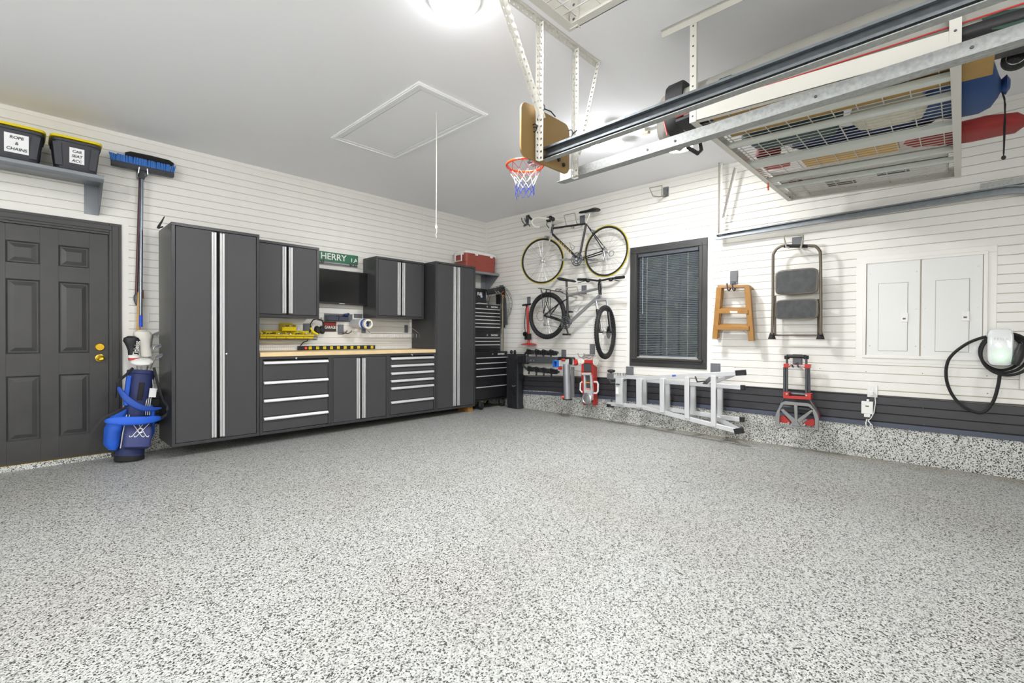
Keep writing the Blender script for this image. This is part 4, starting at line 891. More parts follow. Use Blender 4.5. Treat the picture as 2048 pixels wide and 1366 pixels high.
for e in (bl_, br_):
    q = e.lerp(bc, .5); s.sph(tuple(q+Vector((0, .02, -.02))), .03, .025, .02); s.tube([tuple(q+Vector((0, .02, -.01))), tuple(e.lerp(bc, .1)+Vector((0, .05, -.05)))], .005, 6)
s.tube([tuple(bc+Vector((.02, .02, 0))), tuple(bc+Vector((.07, .06, -.08))), tuple(bc+Vector((.05, .04, -.15))), tuple(bc+Vector((0, .03, -.14)))], .004, 6)
s.build('levers_and_cables', M_blk, mb_)
drivetrain(mb_, bbk, rhub, O, .08, (-70, 0), True)
s = MB(FB); q = Vector(rhub); s.torus(bw(1081, 632, O+.05), (0, 1, 0), .07, .003, 24, 5); s.build('cable_loop', M_blk, mb_)
s = MB(FB); y_ = O
for k in (-1, 1):
    tl, tr = Vector(bw(1081.5, 577, O+.06*k)), Vector(bw(1121, 583.5, O+.06*k)); s.tube([tuple(tl), tuple(tr)], .006, 7)
    for f_ in (0, .28, .5): s.tube([tuple(tl.lerp(tr, f_)), (rhub[0], O+.075*k, rhub[2]+.03)], .005, 6)
tl = Vector(bw(1081.5, 577, O)); tr = Vector(bw(1121, 583.5, O))
for f_ in (0, .3, .65, 1): c = tl.lerp(tr, f_); s.tube([(c[0], c[1]-.06, c[2]), (c[0], c[1]+.06, c[2])], .005, 6)
s.tube([tuple(tr+Vector((0, .06, 0))), bw(1123, 579, O+.06), bw(1112, 578, O+.06), bw(1111, 582, O+.06)], .006, 6); s.tube([tuple(tr), bw(1132, 589, O)], .005, 6); s.build('luggage_rack', M_blk, mb_)
s = MB(FB); s.tube([bw(x, y, O+.04) for x, y in ((1154, 626), (1146, 620), (1150, 612), (1157, 609), (1159, 614), (1155, 622), (1163, 612))], .003, 5); s.build('bottle_cage', M_steel, mb_)
bikehook(1137, 1158, 592, 576, (1168.5, 579.5), .18, 'beige loop hook under the mountain bicycle top tube')
# empty hooks
t = thing('coat_hook', 'small dark double hook near the corner, left of the road bicycle', 'hook', bw(1055, 438, 0), fr=FB); hook_plate(t, FB, bw(1055, 438.5, 0), .06, .13, M_gun)
for x in (1045.5, 1052):
    q = bw(x, 443, .1); p = bw(1055, 444, .0); s = MB(FB); s.tube([(p[0]-.01, .01, q[2]-.02), (p[0]-.03, .05, q[2]-.05), (q[0]+.03, .09, q[2]-.045), (q[0], .11, q[2]+.0), (q[0]-.01, .12, q[2]+.05)], .008, 8); s.build('prong', M_gun, t)
t = thing('loop_hook', 'empty beige loop hook high on the wall above the window', 'hook', bw(1332, 384, 0), fr=FB); p = bw(1332, 384, 0); hook_plate(t, FB, p, .07, .12, M_grayp)
s = MB(FB); s.tube([(p[0], .01, p[2]-.04), bw(1324, 391, .12), bw(1324, 371, .2), bw(1299, 376, .26), bw(1306, 392, .22), bw(1318, 393.5, .1), (p[0]-.01, .01, p[2]-.05)], .008, 8); s.build('padded_loop', MATS['hook_beige'], t)
# ---- floor pump
pu = thing('floor_pump', 'red bicycle floor pump hanging left of the mountain bicycle', 'pump', bw(1057, 690, .08), fr=FB)
s = MB(FB); s.tube([bw(1054.5, 612, .09), bw(1057.5, 688, .09)], .020, 12); s.build('barrel', M_red, pu)
s = MB(FB); s.lathe(bw(1057.5, 690, .09), (0, 0, 1), [(.12, 0), (.125, .006), (.10, .02), (.04, .03)], 24); s.build('pump_foot', M_red, pu)
s = MB(FB); q = bw(1055.5, 674, .12); s.box(q[0]-.03, q[0]+.03, .07, .16, q[2]-.04, q[2]+.05); s.lathe(bw(1051.5, 668, .13), (0, 1, 0), [(.035, 0), (.035, .03)], 16); s.build('gauge_block', M_blk, pu)
s = MB(FB); a_ = Vector(bw(1045.5, 610.5, .06)); c_ = Vector(bw(1061, 608.5, .13)); s.tube([tuple(a_), tuple(c_)], .014, 8); s.tube([tuple(a_.lerp(c_, .5)), bw(1054.7, 617, .09)], .018, 8); s.build('pump_handle', M_blk, pu)
s = MB(FB); s.tube([bw(1051.5, 672, .13), bw(1049, 650, .1), bw(1051, 620, .1), bw(1054, 612, .12)], .006, 6); s.build('air_hose', M_rub, pu)
t = thing('tool_hook', 'grey hook plate holding the red floor pump', 'hook', bw(1058, 602, 0), fr=FB); hook_plate(t, FB, bw(1058, 602, 0), .07, .13)
# ---- hitch bike carrier
hc_ = thing('bike_carrier', 'grey hitch bike carrier with strapped arms hanging above the dark band', 'bike carrier', bw(1095, 722, .1), fr=FB)
O = .16; M_carr = mat('carrier_grey', '#4c4f54', .4, .4)
s = MB(FB); s.tube([bw(x, y, O) for x, y in ((1116, 705), (1085, 703.5), (1060, 702.5), (1052, 705), (1047, 713), (1045.5, 722), (1047, 732), (1054, 738.5), (1064, 740), (1085, 741.5), (1118, 744))], .017, 12); s.build('arm_tube', M_carr, hc_)
for k, (y0, y1, xs_) in enumerate(((704, 706, (1061, 1078, 1092, 1107)), (738, 743, (1063, 1078, 1093, 1108)))):
    for i, x in enumerate(xs_):
        q = bw(x, y0+(y1-y0)*i/3, O); s = MB(FB); s.box(q[0]-.05, q[0]+.05, O-.03, O+.04, q[2]-.035, q[2]+.03); s.tube([(q[0]-.04, O+.04, q[2]+.03), (q[0], O+.07, q[2]+.045), (q[0]+.04, O+.04, q[2]+.03)], .01, 6); s.tube([(q[0]-.02, O+.03, q[2]-.03), (q[0]-.01, O+.05, q[2]-.075)], .014, 6)
        s.build('cradle', M_blk, hc_, bev=.006)
s = MB(FB); a_, e_ = bw(1056, 719, O+.04), bw(1122, 721, O+.04); s.bar(a_, e_, .04, .095); s.build('main_beam', M_gun, hc_, bev=.006)
s = MB(FB); a_, e_ = bw(1037, 719, O+.04), bw(1057, 719.5, O+.04); s.bar(a_, e_, .07, .13); s.build('end_cap', M_blk, hc_, bev=.02)
s = MB(FB); s.bar(bw(1119, 720.5, O+.06), bw(1147, 722, O+.06), .09, .10); s.build('pivot_bracket', M_blk, hc_, bev=.01)
s = MB(FB)
for x in (1062, 1068, 1112, 1117): s.lathe(bw(x, 721, O+.07), (0, 1, 0), [(.014, 0), (.014, .008)], 8)
s.build('bolts', M_steel, hc_)
s = MB(FB); s.lathe(bw(1153, 724.5, .16), (.25, 1, 0), [(.04, 0), (.045, .03), (.03, .06)], 16); s.tube([bw(1146, 724, .14), bw(1153, 724.5, .17)], .008, 6); s.build('red_knob', M_red, hc_, label='red round knob')
t = thing('tool_hook', 'grey hook plate above the bike carrier pivot', 'hook', bw(1127.5, 709, 0), fr=FB); hook_plate(t, FB, bw(1128, 709, 0), .085, .14)
# ---- grey stabiliser post
gp = thing('hitch_post', 'silver cylindrical hitch post hanging between bike carrier and red jack', 'post', bw(1135, 798, .2), fr=FB)
O = .26; s = MB(FB); s.tube([bw(1133, 728, O), bw(1135, 797.5, O)], .052, 24); s.build('post_tube', mat('silver_paint', '#a3a5aa', .3, .6), gp)
s = MB(FB); s.bar(bw(1116, 727, O+.05), bw(1148, 723, O-.06), .075, .085); s.build('square_receiver', M_galv, gp, bev=.004)
s = MB(FB); p_ = bw(1116, 727.5, O+.055); s.ring(p_[0]-.05, p_[0]+.03, p_[2]-.045, p_[2]+.045, O+.02, O+.11, .012); s.build('blue_cap', mat('blue_cap', '#2f6fd0', .4), gp, label='blue plastic end cap')
for (x, y) in ((1126, 720), (1120, 736.5)):
    s = MB(FB); s.lathe(bw(x, y, O+.07), (0, 1, 0), [(.018, -.03), (.018, .02)], 12); s.build('red_pin', M_red, gp)
s = MB(FB); q = bw(1135, 798.5, O); s.lathe((q[0], O, q[2]-.005), (0, 0, 1), [(.066, 0), (.066, .012)], 24); s.build('base_plate', M_blk, gp)
s = MB(FB); s.tube([bw(1123, 794.5, O+.06), bw(1129, 794, O+.03)], .02, 12); s.build('orange_knob', mat('orange_knob', '#d8431f', .4), gp, label='orange round knob')
s = MB(FB); s.box(bw(1141, 760, O-.05)[0], bw(1144.5, 760, O-.05)[0], O-.1, O-.06, bw(1143, 795, O)[2], bw(1143, 735, O)[2]); s.build('rear_rail', M_galv, gp)
# ---- red floor jack (hung nose down)
jk = thing('floor_jack', 'red trolley jack with silver lift arm hanging nose down beside the hitch post', 'floor jack', bw(1180, 810, .1), fr=FB)
O = .17
def jq(x, y, o=O): return bw(1140+x/9.756, 690+y/9.756, o)
s = MB(FB)
P_ = [jq(225, 360), jq(540, 360), jq(520, 700), jq(510, 1185), jq(455, 1175), jq(440, 700), jq(415, 530), jq(250, 525), jq(270, 1175), jq(240, 1100), jq(215, 600)]
s = MB(FB); s.prism([jq(225, 350), jq(262, 350), jq(262, 600), jq(282, 1000), jq(285, 1180), jq(255, 1170), jq(235, 900), jq(218, 600)], (0, -.09, 0))
s.prism([jq(415, 350), jq(455, 352), jq(455, 560), jq(462, 800), jq(468, 1185), jq(440, 1180), jq(432, 800), jq(415, 600)], (0, -.09, 0))
s.prism([jq(222, 290), jq(450, 298), jq(450, 362), jq(222, 352)], (0, -.09, 0)); s.prism([jq(240, 525), jq(430, 530), jq(430, 600), jq(240, 590)], (0, -.09, 0))
s.prism([jq(300, 350, O-.07), jq(470, 350, O-.07), jq(480, 1120, O-.07), jq(320, 1110, O-.07)], (0, -.02, 0)); s.build('jack_frame', M_red, jk, bev=.003)
s = MB(FB); s.prism([jq(262, 362, O-.005), jq(415, 366, O-.005), jq(415, 520, O-.005), jq(262, 518, O-.005)], (0, -.03, 0)); s.build('tread_pad', M_gun, jk, label='dark rubber pad')
s = MB(FB)
s.prism([jq(262, 580, O+.03), jq(285, 580, O+.03), jq(300, 880, O+.03), jq(275, 960, O+.03), jq(268, 900, O+.03)], (0, -.05, 0)); s.prism([jq(385, 580, O+.03), jq(408, 580, O+.03), jq(438, 900, O+.03), jq(430, 1080, O+.03), jq(400, 1000, O+.03), jq(400, 880, O+.03)], (0, -.05, 0))
s.prism([jq(290, 880, O+.025), jq(402, 880, O+.025), jq(405, 1000, O+.025), jq(285, 990, O+.025)], (0, -.03, 0)); s.tube([jq(240, 565, O+.03), jq(410, 568, O+.03)], .018, 10); s.build('lift_arm', M_alu, jk, label='silver lift arm', bev=.002)
s = MB(FB); s.prism([jq(280, 590, O+.005), jq(385, 590, O+.005), jq(398, 870, O+.005), jq(300, 870, O+.005)], (0, -.02, 0)); s.build('decal_plate', M_gun, jk)
s = MB(FB); s.bar(jq(285, 728, O+.008), jq(392, 735, O+.008), .004, .014); s.build('orange_stripe', mat('orange_strip', '#e09020', .5), jk)
s = MB(FB); s.bar(jq(300, 860, O+.012), jq(395, 865, O+.012), .004, .03); s.build('pink_stripe', mat('pink_strip', '#d99a90', .5), jk)
s = MB(FB); s.lathe(jq(340, 1045, O+.03), (0, 1, 0), [(.075, 0), (.078, .02), (.062, .028), (.055, .022), (.03, .03)], 28); s.build('saddle_disc', M_steel, jk, label='round steel lifting saddle')
s = MB(FB)
for a_, b2_ in (((240, 720), (240, 930)), ): s.tube([jq(240, 715), jq(205, 740), jq(200, 880), jq(245, 930)], .011, 8)
s.tube([jq(470, 718, O+.02), jq(530, 722, O+.02), jq(548, 760, O+.02), jq(545, 900, O+.02), jq(520, 940, O+.02), jq(465, 938, O+.02)], .012, 8); s.build('carry_handles', M_white, jk, label='white side carry handles')
s = MB(FB); s.tube([jq(255, 290), jq(255, 230), jq(290, 195), jq(480, 195), jq(510, 240), jq(510, 300)], .011, 8); s.build('top_loop', M_steel, jk)
s = MB(FB)
for x, o_ in ((215, O), (268, O), (525, O)): s.lathe(jq(x, 320, o_-.03), (0, 1, 0), [(.03, 0), (.034, .01), (.034, .045), (.02, .05)], 18)
s.lathe(jq(525, 333, O+.02), (0, 1, 0), [(.045, 0), (.045, .03), (.02, .034)], 20); s.lathe(jq(570, 372, O-.06), (0, 1, 0), [(.04, 0), (.04, .04)], 18); s.build('rear_wheels', M_whitef, jk)
t = thing('tool_hook', 'grey hook plate holding the red trolley jack', 'hook', bw(1185, 701, 0), fr=FB); p = bw(1185, 699, 0); hook_plate(t, FB, p, .085, .15)
s = MB(FB); 
for k in (-.05, .05): s.tube([(p[0]+k*.5, .01, p[2]-.07), (p[0]+k-.02, .1, p[2]-.12), (p[0]+k-.05, .17, p[2]-.10), (p[0]+k-.06, .19, p[2]-.05)], .007, 7)
s.build('prongs', M_steel, t)
# ---- multi-position aluminium ladder on two hooks
ld = thing('folding_ladder', 'aluminium folding ladder hanging sideways on the wall under the window', 'ladder', bw(1350, 800, .1), fr=FB)
def lq(x, y, o): return bw(1180+x/6.0235, 720+y/6.0235, o)
O1, O2 = .30, .06
def rail(x0, y0, x1, y1, o, nm='rail', o1=None):
    s = MB(FB); s.bar(lq(x0, y0, o), lq(x1, y1, o if o1 is None else o1), .028, .048); return s.build(nm, M_alu, ld, bev=.003)
rail(270, 195, 700, 218, .22, o1=.26); rail(690, 218, 1760, 160, .26, o1=.34)           # upper front rail
rail(215, 525, 610, 560, .22, o1=.26); rail(600, 558, 1750, 850, .26, o1=.36)             # lower front rail
rail(690, 245, 1830, 330, .12, o1=.12); rail(620, 545, 1810, 718, .10, o1=.10)             # back section rails
for i, (x, w_) in enumerate(((365, .13), (605, .095), (882, .075), (1180, .07), (1500, .07))):
    y0 = 220+(0 if i < 3 else (-15 if i == 3 else -30)); y1 = (535, 570, 630, 705, 800)[i]
    s = MB(FB); s.bar(lq(x-10, y0, .27+.015*i), lq(x-8, y1, .27+.02*i), .035, w_*.75, (1, 0, 0)); s.build('rung', M_alu, ld, bev=.004)
for i, (x, y0, y1) in enumerate(((415, 225, 520), (660, 245, 540), (930, 255, 595), (1240, 275, 625), (1565, 300, 665))):
    s = MB(FB); s.bar(lq(x, y0, .11), lq(x, y1, .10), .03, .05, (1, 0, 0)); s.bar(lq(x+ (16 if i < 2 else 28), y0, .10), lq(x+(16 if i < 2 else 28), y1, .09), .03, .012, (1, 0, 0)); s.build('rung', M_alu, ld, bev=.003)
s = MB(FB); s.bar(lq(1535, 255, .2), lq(1730, 175, .33), .025, .035); s.bar(lq(1525, 700, .2), lq(1800, 845, .35), .025, .04); s.bar(lq(1540, 690, .12), lq(1690, 800, .3), .02, .03); s.build('brace', M_alu, ld)
s = MB(FB)
for (x0, y0, x1, y1, o) in ((1755, 158, 1880, 150, .34), (1815, 330, 1868, 332, .12), (1805, 715, 1860, 718, .10), (1740, 862, 1850, 845, .36)):
    s.bar(lq(x0, y0, o), lq(x1, y1, o), .034, .056 if y0 < 200 or y0 > 850 else .052)
s.lathe(lq(255, 150, .2), (0, 0, 1), [(.03, 0), (.05, .01), (.05, .03), (.02, .04)], 14); s.tube([lq(255, 150, .2), lq(252, 195, .2)], .01, 6); s.lathe(lq(248, 547, .2), (0, 0, 1), [(.05, -.02), (.05, .02)], 14); s.build('rubber_feet', M_blk, ld, bev=.004)
s = MB(FB); s.bar(lq(220, 195, .2), lq(300, 198, .22), .05, .07)
for x in (335, 365, 400, 425): s.tube([lq(x, 185, .26), lq(x, 155, .26)], .008, 6)
s.bar(lq(215, 500, .2), lq(260, 500, .2), .04, .06); s.build('hinge_hardware', M_steel, ld)
s = MB(FB); s.bar(lq(990, 190, .30), lq(1085, 184, .30), .006, .02); s.build('blue_sticker', mat('sticker_blue', '#3f66b0', .5), ld)
s = MB(FB); s.bar(lq(328, 330, .305), lq(328, 410, .305), .004, .04, (1, 0, 0)); s.build('warning_sticker', M_white, ld)
for i, (x, y) in enumerate(((481, 145), (1512, 115))):
    t = thing('ladder_hook', ('grey hook plate holding the folding ladder, left one below the window', 'grey hook plate holding the folding ladder, right one below the window')[i], 'hook', lq(x, y, 0), fr=FB, group='hooks of the folding ladder')
    p = lq(x, y, 0); hook_plate(t, FB, p, .11, .14); s = MB(FB); s.bar((p[0], .012, p[2]-.05), (p[0], .3, p[2]-.14), .05, .012); s.tube([(p[0]-.03, .2, p[2]-.12), (p[0]-.06, .36, p[2]-.12), (p[0]-.07, .39, p[2]-.06)], .008, 7); s.build('arm', M_gun, t)
# ---- wooden step ladder
wl = thing('step_ladder', 'small varnished wooden step ladder hanging right of the window', 'step ladder', bw(1467, 680, .1), fr=FB)
def wq(x, y, o=.1): return bw(1400+x/2.969, 440+y/2.969, o)
s = MB(FB); s.prism([wq(103, 388, .16), wq(283, 384, .16), wq(303, 402, .10), wq(298, 412, .10), wq(284, 400, .16), wq(104, 404, .16)], (0, -.11, 0)); s.build('top_step', M_pine, wl, bev=.003)
for nm, (x0, y0, x1, y1) in (('rail', (115, 400, 90, 705)), ('rail', (281, 400, 306, 718))):
    s = MB(FB); s.bar(wq(x0, y0, .15), wq(x1, y1, .15), .03, .055, (1, 0, 0)); s.build(nm, M_pine, wl, bev=.003)
for (x0, y0, x1, y1) in ((133, 400, 104, 700), (292, 405, 316, 716)):
    s = MB(FB); s.bar(wq(x0, y0, .05), wq(x1, y1, .03), .025, .035, (1, 0, 0)); s.build('rear_leg', M_pine, wl, bev=.002)
for (x0, x1, y) in ((107, 284, 543), (98, 290, 640)):
    s = MB(FB); s.prism([wq(x0, y-12, .18), wq(x1, y-8, .18), wq(x1, y+14, .18), wq(x0, y+12, .18)], (0, -.02, 0)); s.prism([wq(x0+8, y-26, .10), wq(x1-6, y-24, .10), wq(x1-2, y-9, .178), wq(x0+2, y-12, .178)], (0, 0, -.012)); s.build('tread', M_pine, wl, bev=.002)
s = MB(FB); s.tube([wq(105, 680, .1), wq(140, 657, .1)], .004, 5); s.tube([wq(290, 685, .1), wq(255, 657, .1)], .004, 5); s.tube([wq(295, 430, .1), wq(300, 490, .08)], .006, 5); s.build('spreader_rods', M_steel, wl)
s = MB(FB); s.prism([wq(178, 540, .182), wq(222, 541, .182), wq(222, 552, .182), wq(178, 551, .182)], (0, .001, 0)); s.build('white_sticker', M_white, wl, label='white sticker')
t = thing('tool_hook', 'grey double hook holding the wooden step ladder', 'hook', wq(203, 345, 0), fr=FB); hook_plate(t, FB, wq(203, 342, 0), .085, .15); s = MB(FB)
for x in (172, 203): s.tube([wq(205, 370, .01), wq(x+5, 415, .1), wq(x, 420, .19), wq(x-8, 412, .22), wq(x-12, 375, .23)], .008, 7)
s.build('prongs', M_gun, t)
# ---- folding two-step stool
fs_ = thing('step_stool', 'brown tubular two-step folding stool with ribbed black treads on the wall', 'step stool', bw(1593, 680, .1), fr=FB)
M_brn = mat('brown_tube', '#6a6156', .4, .3); M_tread = mat('ribbed_tread', '#4a4b4c', .6, var=.25, vscale=20, bump=.6, bscale=120)
s = MB(FB); s.tube(sm([wq(x, y, .14) for x, y in ((428, 680), (433, 500), (434, 230), (438, 200), (452, 175), (475, 160), (505, 153), (660, 153), (690, 160), (708, 180), (715, 210), (717, 400), (717, 680))], 3), .0135, 12); s.build('hoop_frame', M_brn, fs_)
s = MB(FB); s.tube([wq(446, 450, .08), wq(446, 685, .08)], .011, 8); s.tube([wq(703, 470, .08), wq(703, 680, .08)], .011, 8); s.tube([wq(430, 683, .1), wq(715, 685, .1)], .010, 8); s.build('rear_frame', M_brn, fs_)
s = MB(FB); s.tube([wq(500, 155, .14), wq(640, 155, .14)], .017, 12); s.build('foam_grip', M_rub, fs_)
for (x0, x1, y0, y1, nm) in ((447, 700, 290, 440, 0), (445, 700, 470, 588, 1)):
    c = [(wq(x0, y0, .17)), (wq(x1, y0, .17)), (wq(x1, y1, .17)), (wq(x0, y1, .17))]; um = (c[0][0]+c[1][0])/2; zm_ = (c[0][2]+c[3][2]+c[1][2]+c[2][2])/4; hw = (c[1][0]-c[0][0])/2; hh_ = (c[0][2]-c[3][2]+c[1][2]-c[2][2])/4
    s = MB(FB); s.loft([((um, o, zm_), (hw*k, 0, 0), (0, 0, hh_*k)) for o, k in ((.125, 1), (.165, 1), (.168, .97))], 40, .3); p_ = s.build('step', M_brn, fs_)
    s = MB(FB); s.loft([((um, o, zm_), (hw*.93, 0, 0), (0, 0, hh_*.9)) for o in (.166, .171)], 40, .3); pp = s.build('tread_mat', M_tread, p_, label='ribbed dark tread mat')
    s = MB(FB); n = 22
    for i in range(n): z = zm_-hh_*.85+hh_*1.7*i/(n-1); s.box(um-hw*.88, um+hw*.88, .171, .1725, z-.0015, z+.0015)
    s.build('ribs', M_tread, p_, kind='stuff')
for x in (427, 715):
    q = wq(x, 690, .12); s = MB(FB); s.lathe((q[0], q[1], q[2]-.03), (0, 0, 1), [(.036, 0), (.034, .01), (.022, .05), (.018, .065)], 16); s.build('rubber_foot', M_rub, fs_)
s = MB(FB); s.tube([wq(x, y, .17) for x, y in ((530, 165), (512, 160), (505, 130), (498, 93), (615, 88), (612, 110), (600, 165))], .008, 8); s.tube([wq(600, 160, .17), wq(580, 145, .01)], .008, 6); s.tube([wq(512, 160, .17), wq(570, 150, .01)], .008, 6)
t = thing('loop_hook', 'beige loop hook holding the brown step stool', 'hook', wq(580, 130, 0), fr=FB); s.build('padded_loop', MATS['hook_beige'], t); hook_plate(t, FB, wq(580, 130, 0), .10, .10)
# ---- folding hand truck
ht_ = thing('hand_truck', 'red and grey folding hand truck hanging under the step stool', 'hand truck', bw(1594, 858, .1), fr=FB)
def hq(x, y, o=.12): return bw(1530+x/7.592, 690+y/7.592, o)
M_hgr = mat('truck_grey', '#8c8d8c', .4, .3)
s = MB(FB); s.tube([hq(330, 170, .15), hq(630, 178, .15)], .018, 10); 
for x in (333, 625): s.tube([hq(x, 160, .15), hq(x, 215, .15)], .023, 10)
s.build('handle', M_blk, ht_)
s = MB(FB)
for x in (333, 627): s.tube([hq(x, 200, .15), hq(x, 730, .15)], .011, 10)
s.build('inner_tubes', M_gun, ht_)
s = MB(FB)
for x0, x1 in ((298, 297), (662, 668)): s.tube([hq(x0, 340, .12), hq(x1, 730, .12)], .014, 10)
s.tube([hq(350, 735, .1), hq(620, 755, .1)], .016, 8); s.build('outer_tubes', M_gun, ht_)
s = MB(FB); s.prism([hq(280, 285, .18), hq(370, 285, .18), hq(400, 300, .18), hq(580, 302, .18), hq(620, 292, .18), hq(685, 295, .18), hq(685, 355, .18), hq(600, 352, .18), hq(550, 322, .18), hq(400, 318, .18), hq(350, 342, .18), hq(280, 345, .18)], (0, -.05, 0)); s.build('red_crosspiece', M_red, ht_, bev=.002)
text('Milwaukee', hq(478, 310, .1815), (1, 0, 0), (0, 0, 1), .032, M_white, ht_, FB, ax='CENTER', shear=.2)
s = MB(FB); s.prism([hq(275, 715, .19), hq(360, 715, .19), hq(360, 775, .19), hq(610, 790, .19), hq(610, 735, .19), hq(697, 738, .19), hq(697, 832, .19), hq(310, 812, .19), (hq(275, 805, .19))], (0, -.07, 0)); s.build('red_collar', M_red, ht_, bev=.002)
s = MB(FB); s.tube([hq(290, 810, .13), hq(240, 890, .13)], .012, 8); s.tube([hq(670, 830, .13), hq(760, 960, .13), hq(810, 1060, .12)], .012, 8); s.tube([hq(280, 935, .12), hq(690, 980, .12)], .014, 8); s.build('lower_tubes', M_gun, ht_)
OT = .2
OTn = [0]
def pl(pts): OTn[0] += 1; s.prism([hq(x, y, OT+.0008*OTn[0]) for x, y in pts], (0, -.022, 0))
s = MB(FB)
pl([(240, 880), (300, 855), (420, 868), (640, 885), (690, 905), (745, 970), (720, 985), (660, 935), (490, 920), (430, 915), (280, 905), (225, 990), (185, 1000)])
pl([(185, 990), (225, 985), (215, 1180), (240, 1215), (150, 1215), (160, 1060)]); pl([(745, 965), (790, 1040), (815, 1110), (810, 1295), (760, 1290), (755, 1120), (715, 1000)])
pl([(150, 1205), (460, 1235), (815, 1262), (812, 1298), (160, 1232)]); pl([(440, 912), (490, 918), (495, 1240), (455, 1235)])
pl([(235, 985), (270, 970), (470, 1140), (455, 1200), (410, 1180)]); pl([(700, 985), (730, 1000), (520, 1190), (490, 1150), (500, 1120)]); pl([(400, 1220), (470, 1140), (545, 1240)])
s.build('toe_plate', M_hgr, ht_, bev=.002, label='grey folding toe plate')
s = MB(FB); s.prism([hq(215, 1080, .17), hq(290, 1080, .17), hq(390, 1165, .17), hq(380, 1200, .17), hq(215, 1170, .17)], (0, -.05, 0)); s.prism([hq(570, 1195, .17), hq(650, 1130, .17), hq(750, 1125, .17), hq(755, 1200, .17), hq(735, 1238, .17), hq(575, 1215, .17)], (0, -.05, 0)); s.build('red_wheel_covers', M_red, ht_, bev=.004)
s = MB(FB); s.prism([hq(690, 880, .12), hq(720, 885, .12), hq(815, 1050, .12), hq(820, 1110, .12), hq(795, 1100, .12)], (0, -.06, 0)); s.build('side_plate', M_red, ht_)
s = MB(FB)
for (x, y) in ((355, 1182), (600, 1207), (330, 742), (628, 765)): s.lathe(hq(x, y, .195), (0, 1, 0), [(.009, 0), (.009, .004)], 10)
s.build('rivets', M_steel, ht_)
t = thing('tool_hook', 'grey double hook holding the red hand truck', 'hook', hq(495, 230, 0), fr=FB); hook_plate(t, FB, hq(495, 230, 0), .085, .12); s = MB(FB)
for x in (425, 510): s.tube([hq(495, 270, .01), hq(x, 330, .1), hq(x, 335, .2), hq(x-10, 325, .225), hq(x-15, 295, .23)], .008, 7)
s.build('prongs', M_gun, t)
# ---- breaker panels
M_pan = mat('panel_white', '#e6e6e4', .42)
s = MB(FB); s.ring(5.135, 5.955, .925, 1.82, -.012, .012, .026); s.ring(5.085, 6.006, .885, 1.862, -.013, .002, .055); fr_p = struct(s.build('trim_7', M_trimw, bev=.002))
for i, (a_, e_) in enumerate(((5.165, 5.538), (5.548, 5.925))):
    z0, z1 = .938, (1.795, 1.80)[i]
    t = thing('breaker_panel', ('white flush breaker panel, the left of the two beside each other', 'white flush breaker panel, the right one next to the wall charger')[i], 'electrical panel', ((a_+e_)/2, 0, z0), fr=FB, group='breaker panels')
    MB(FB).box(a_, e_, -.012, .004, z0, z1).build('panel_cover', M_pan, t, bev=.002)
    x0, x1, y0, y1 = ((1758, 1814, 566, 702), (1872, 1937, 560, 704))[i]
    q0, q1 = bw(x0, y0, .005), bw(x1, y1, .005); z1_ = (bw(x0, y0, .005)[2]+bw(x1, (567, 559)[i], .005)[2])/2; z0_ = q1[2]
    MB(FB).box(q0[0]-.003, q1[0]+.003, .0038, .0042, z0_-.003, z1_+.003).build('door_gap', mat('gap_grey', '#8d8b86', .7), t)
    dd = MB(FB).box(q0[0], q1[0], .0035, .0075, z0_, z1_).build('panel_door', M_pan, t, bev=.001)
    q = bw((1809, 1931)[i], (635, 632)[i], .01); s = MB(FB); s.box(q[0]-.024, q[0]+.024, .0075, .013, q[2]-.04, q[2]+.04); s.build('latch', M_trimw, dd, bev=.002)
    s = MB(FB); s.box(q[0]-.012, q[0]+.008, .013, .0135, q[2]-.018, q[2]-.003); s.build('latch_marking', M_gun, dd)
    s = MB(FB)
    for z in (z0+.1, (z0+z1)/2, z1-.1):
        for u in (a_+.025, e_-.025): s.lathe((u, .004, z), (0, 1, 0), [(.006, 0), (.005, .003)], 8)
    s.build('screws', M_steel, t)
# ---- wall charger with coiled cable
ev = thing('wall_charger', 'white wall charger with green light and coiled black cable', 'car charger', bw(2002, 715, .05), fr=FB)
def eq(x, y, o): return bw(1900+x/6.831, 560+y/6.831, o)
c0 = eq(690, 920, .13); secs = []
w_b, h_b = (eq(878, 900, .13)[0]-eq(508, 900, .13)[0])/2, (eq(690, 668, .13)[2]-eq(690, 1180, .13)[2])/2
for o, k in ((.03, .94), (.06, 1.0), (.12, 1.0), (.145, .96), (.155, .85)): secs.append(((c0[0], o, c0[2]), (w_b*k, 0, 0), (0, 0, h_b*k)))
M_evw = mat('charger_white', '#e9ecec', .12, coat=.6); MB(FB).loft(secs, 48, .42).build('charger_body', M_evw, ev)
q = eq(690, 1050, .157); MB(FB).lathe((q[0], .156, q[2]), (0, 1, 0), [(.009, -.004), (.007, .002)], 14).build('status_light', mat('green_led', '#d8ffe0', .3, emit='#70ff90', estr=12), ev, label='glowing green status light')
gl_ = D.lights.new('led_light', 'POINT'); gl_.energy = .05; gl_.color = (.3, 1, .4); gl_.shadow_soft_size = .01; go = D.objects.new('led_light', gl_); COL.objects.link(go); go.location = FB((q[0], .19, q[2]))
text('TESLA', (c0[0], .1565, eq(690, 805, .156)[2]), (1, 0, 0), (0, 0, 1), .02, mat('faint_grey', '#cfd2d3', .3), ev, FB, ax='CENTER', space=1.6)
s = MB(FB); loops = []
cc = eq(700, 985, .10); Rx, Rz = w_b*1.62, h_b*.98
for k in range(3):
    n = 40; ph = random.random()
    loops += [(cc[0]+.015*k+(Rx+.012*k)*math.cos(t), .055+.026*k, cc[2]-.008*k+(Rz+.01*k)*math.sin(t)) for t in [PI*.5+2*PI*i/n for i in range(n)]]
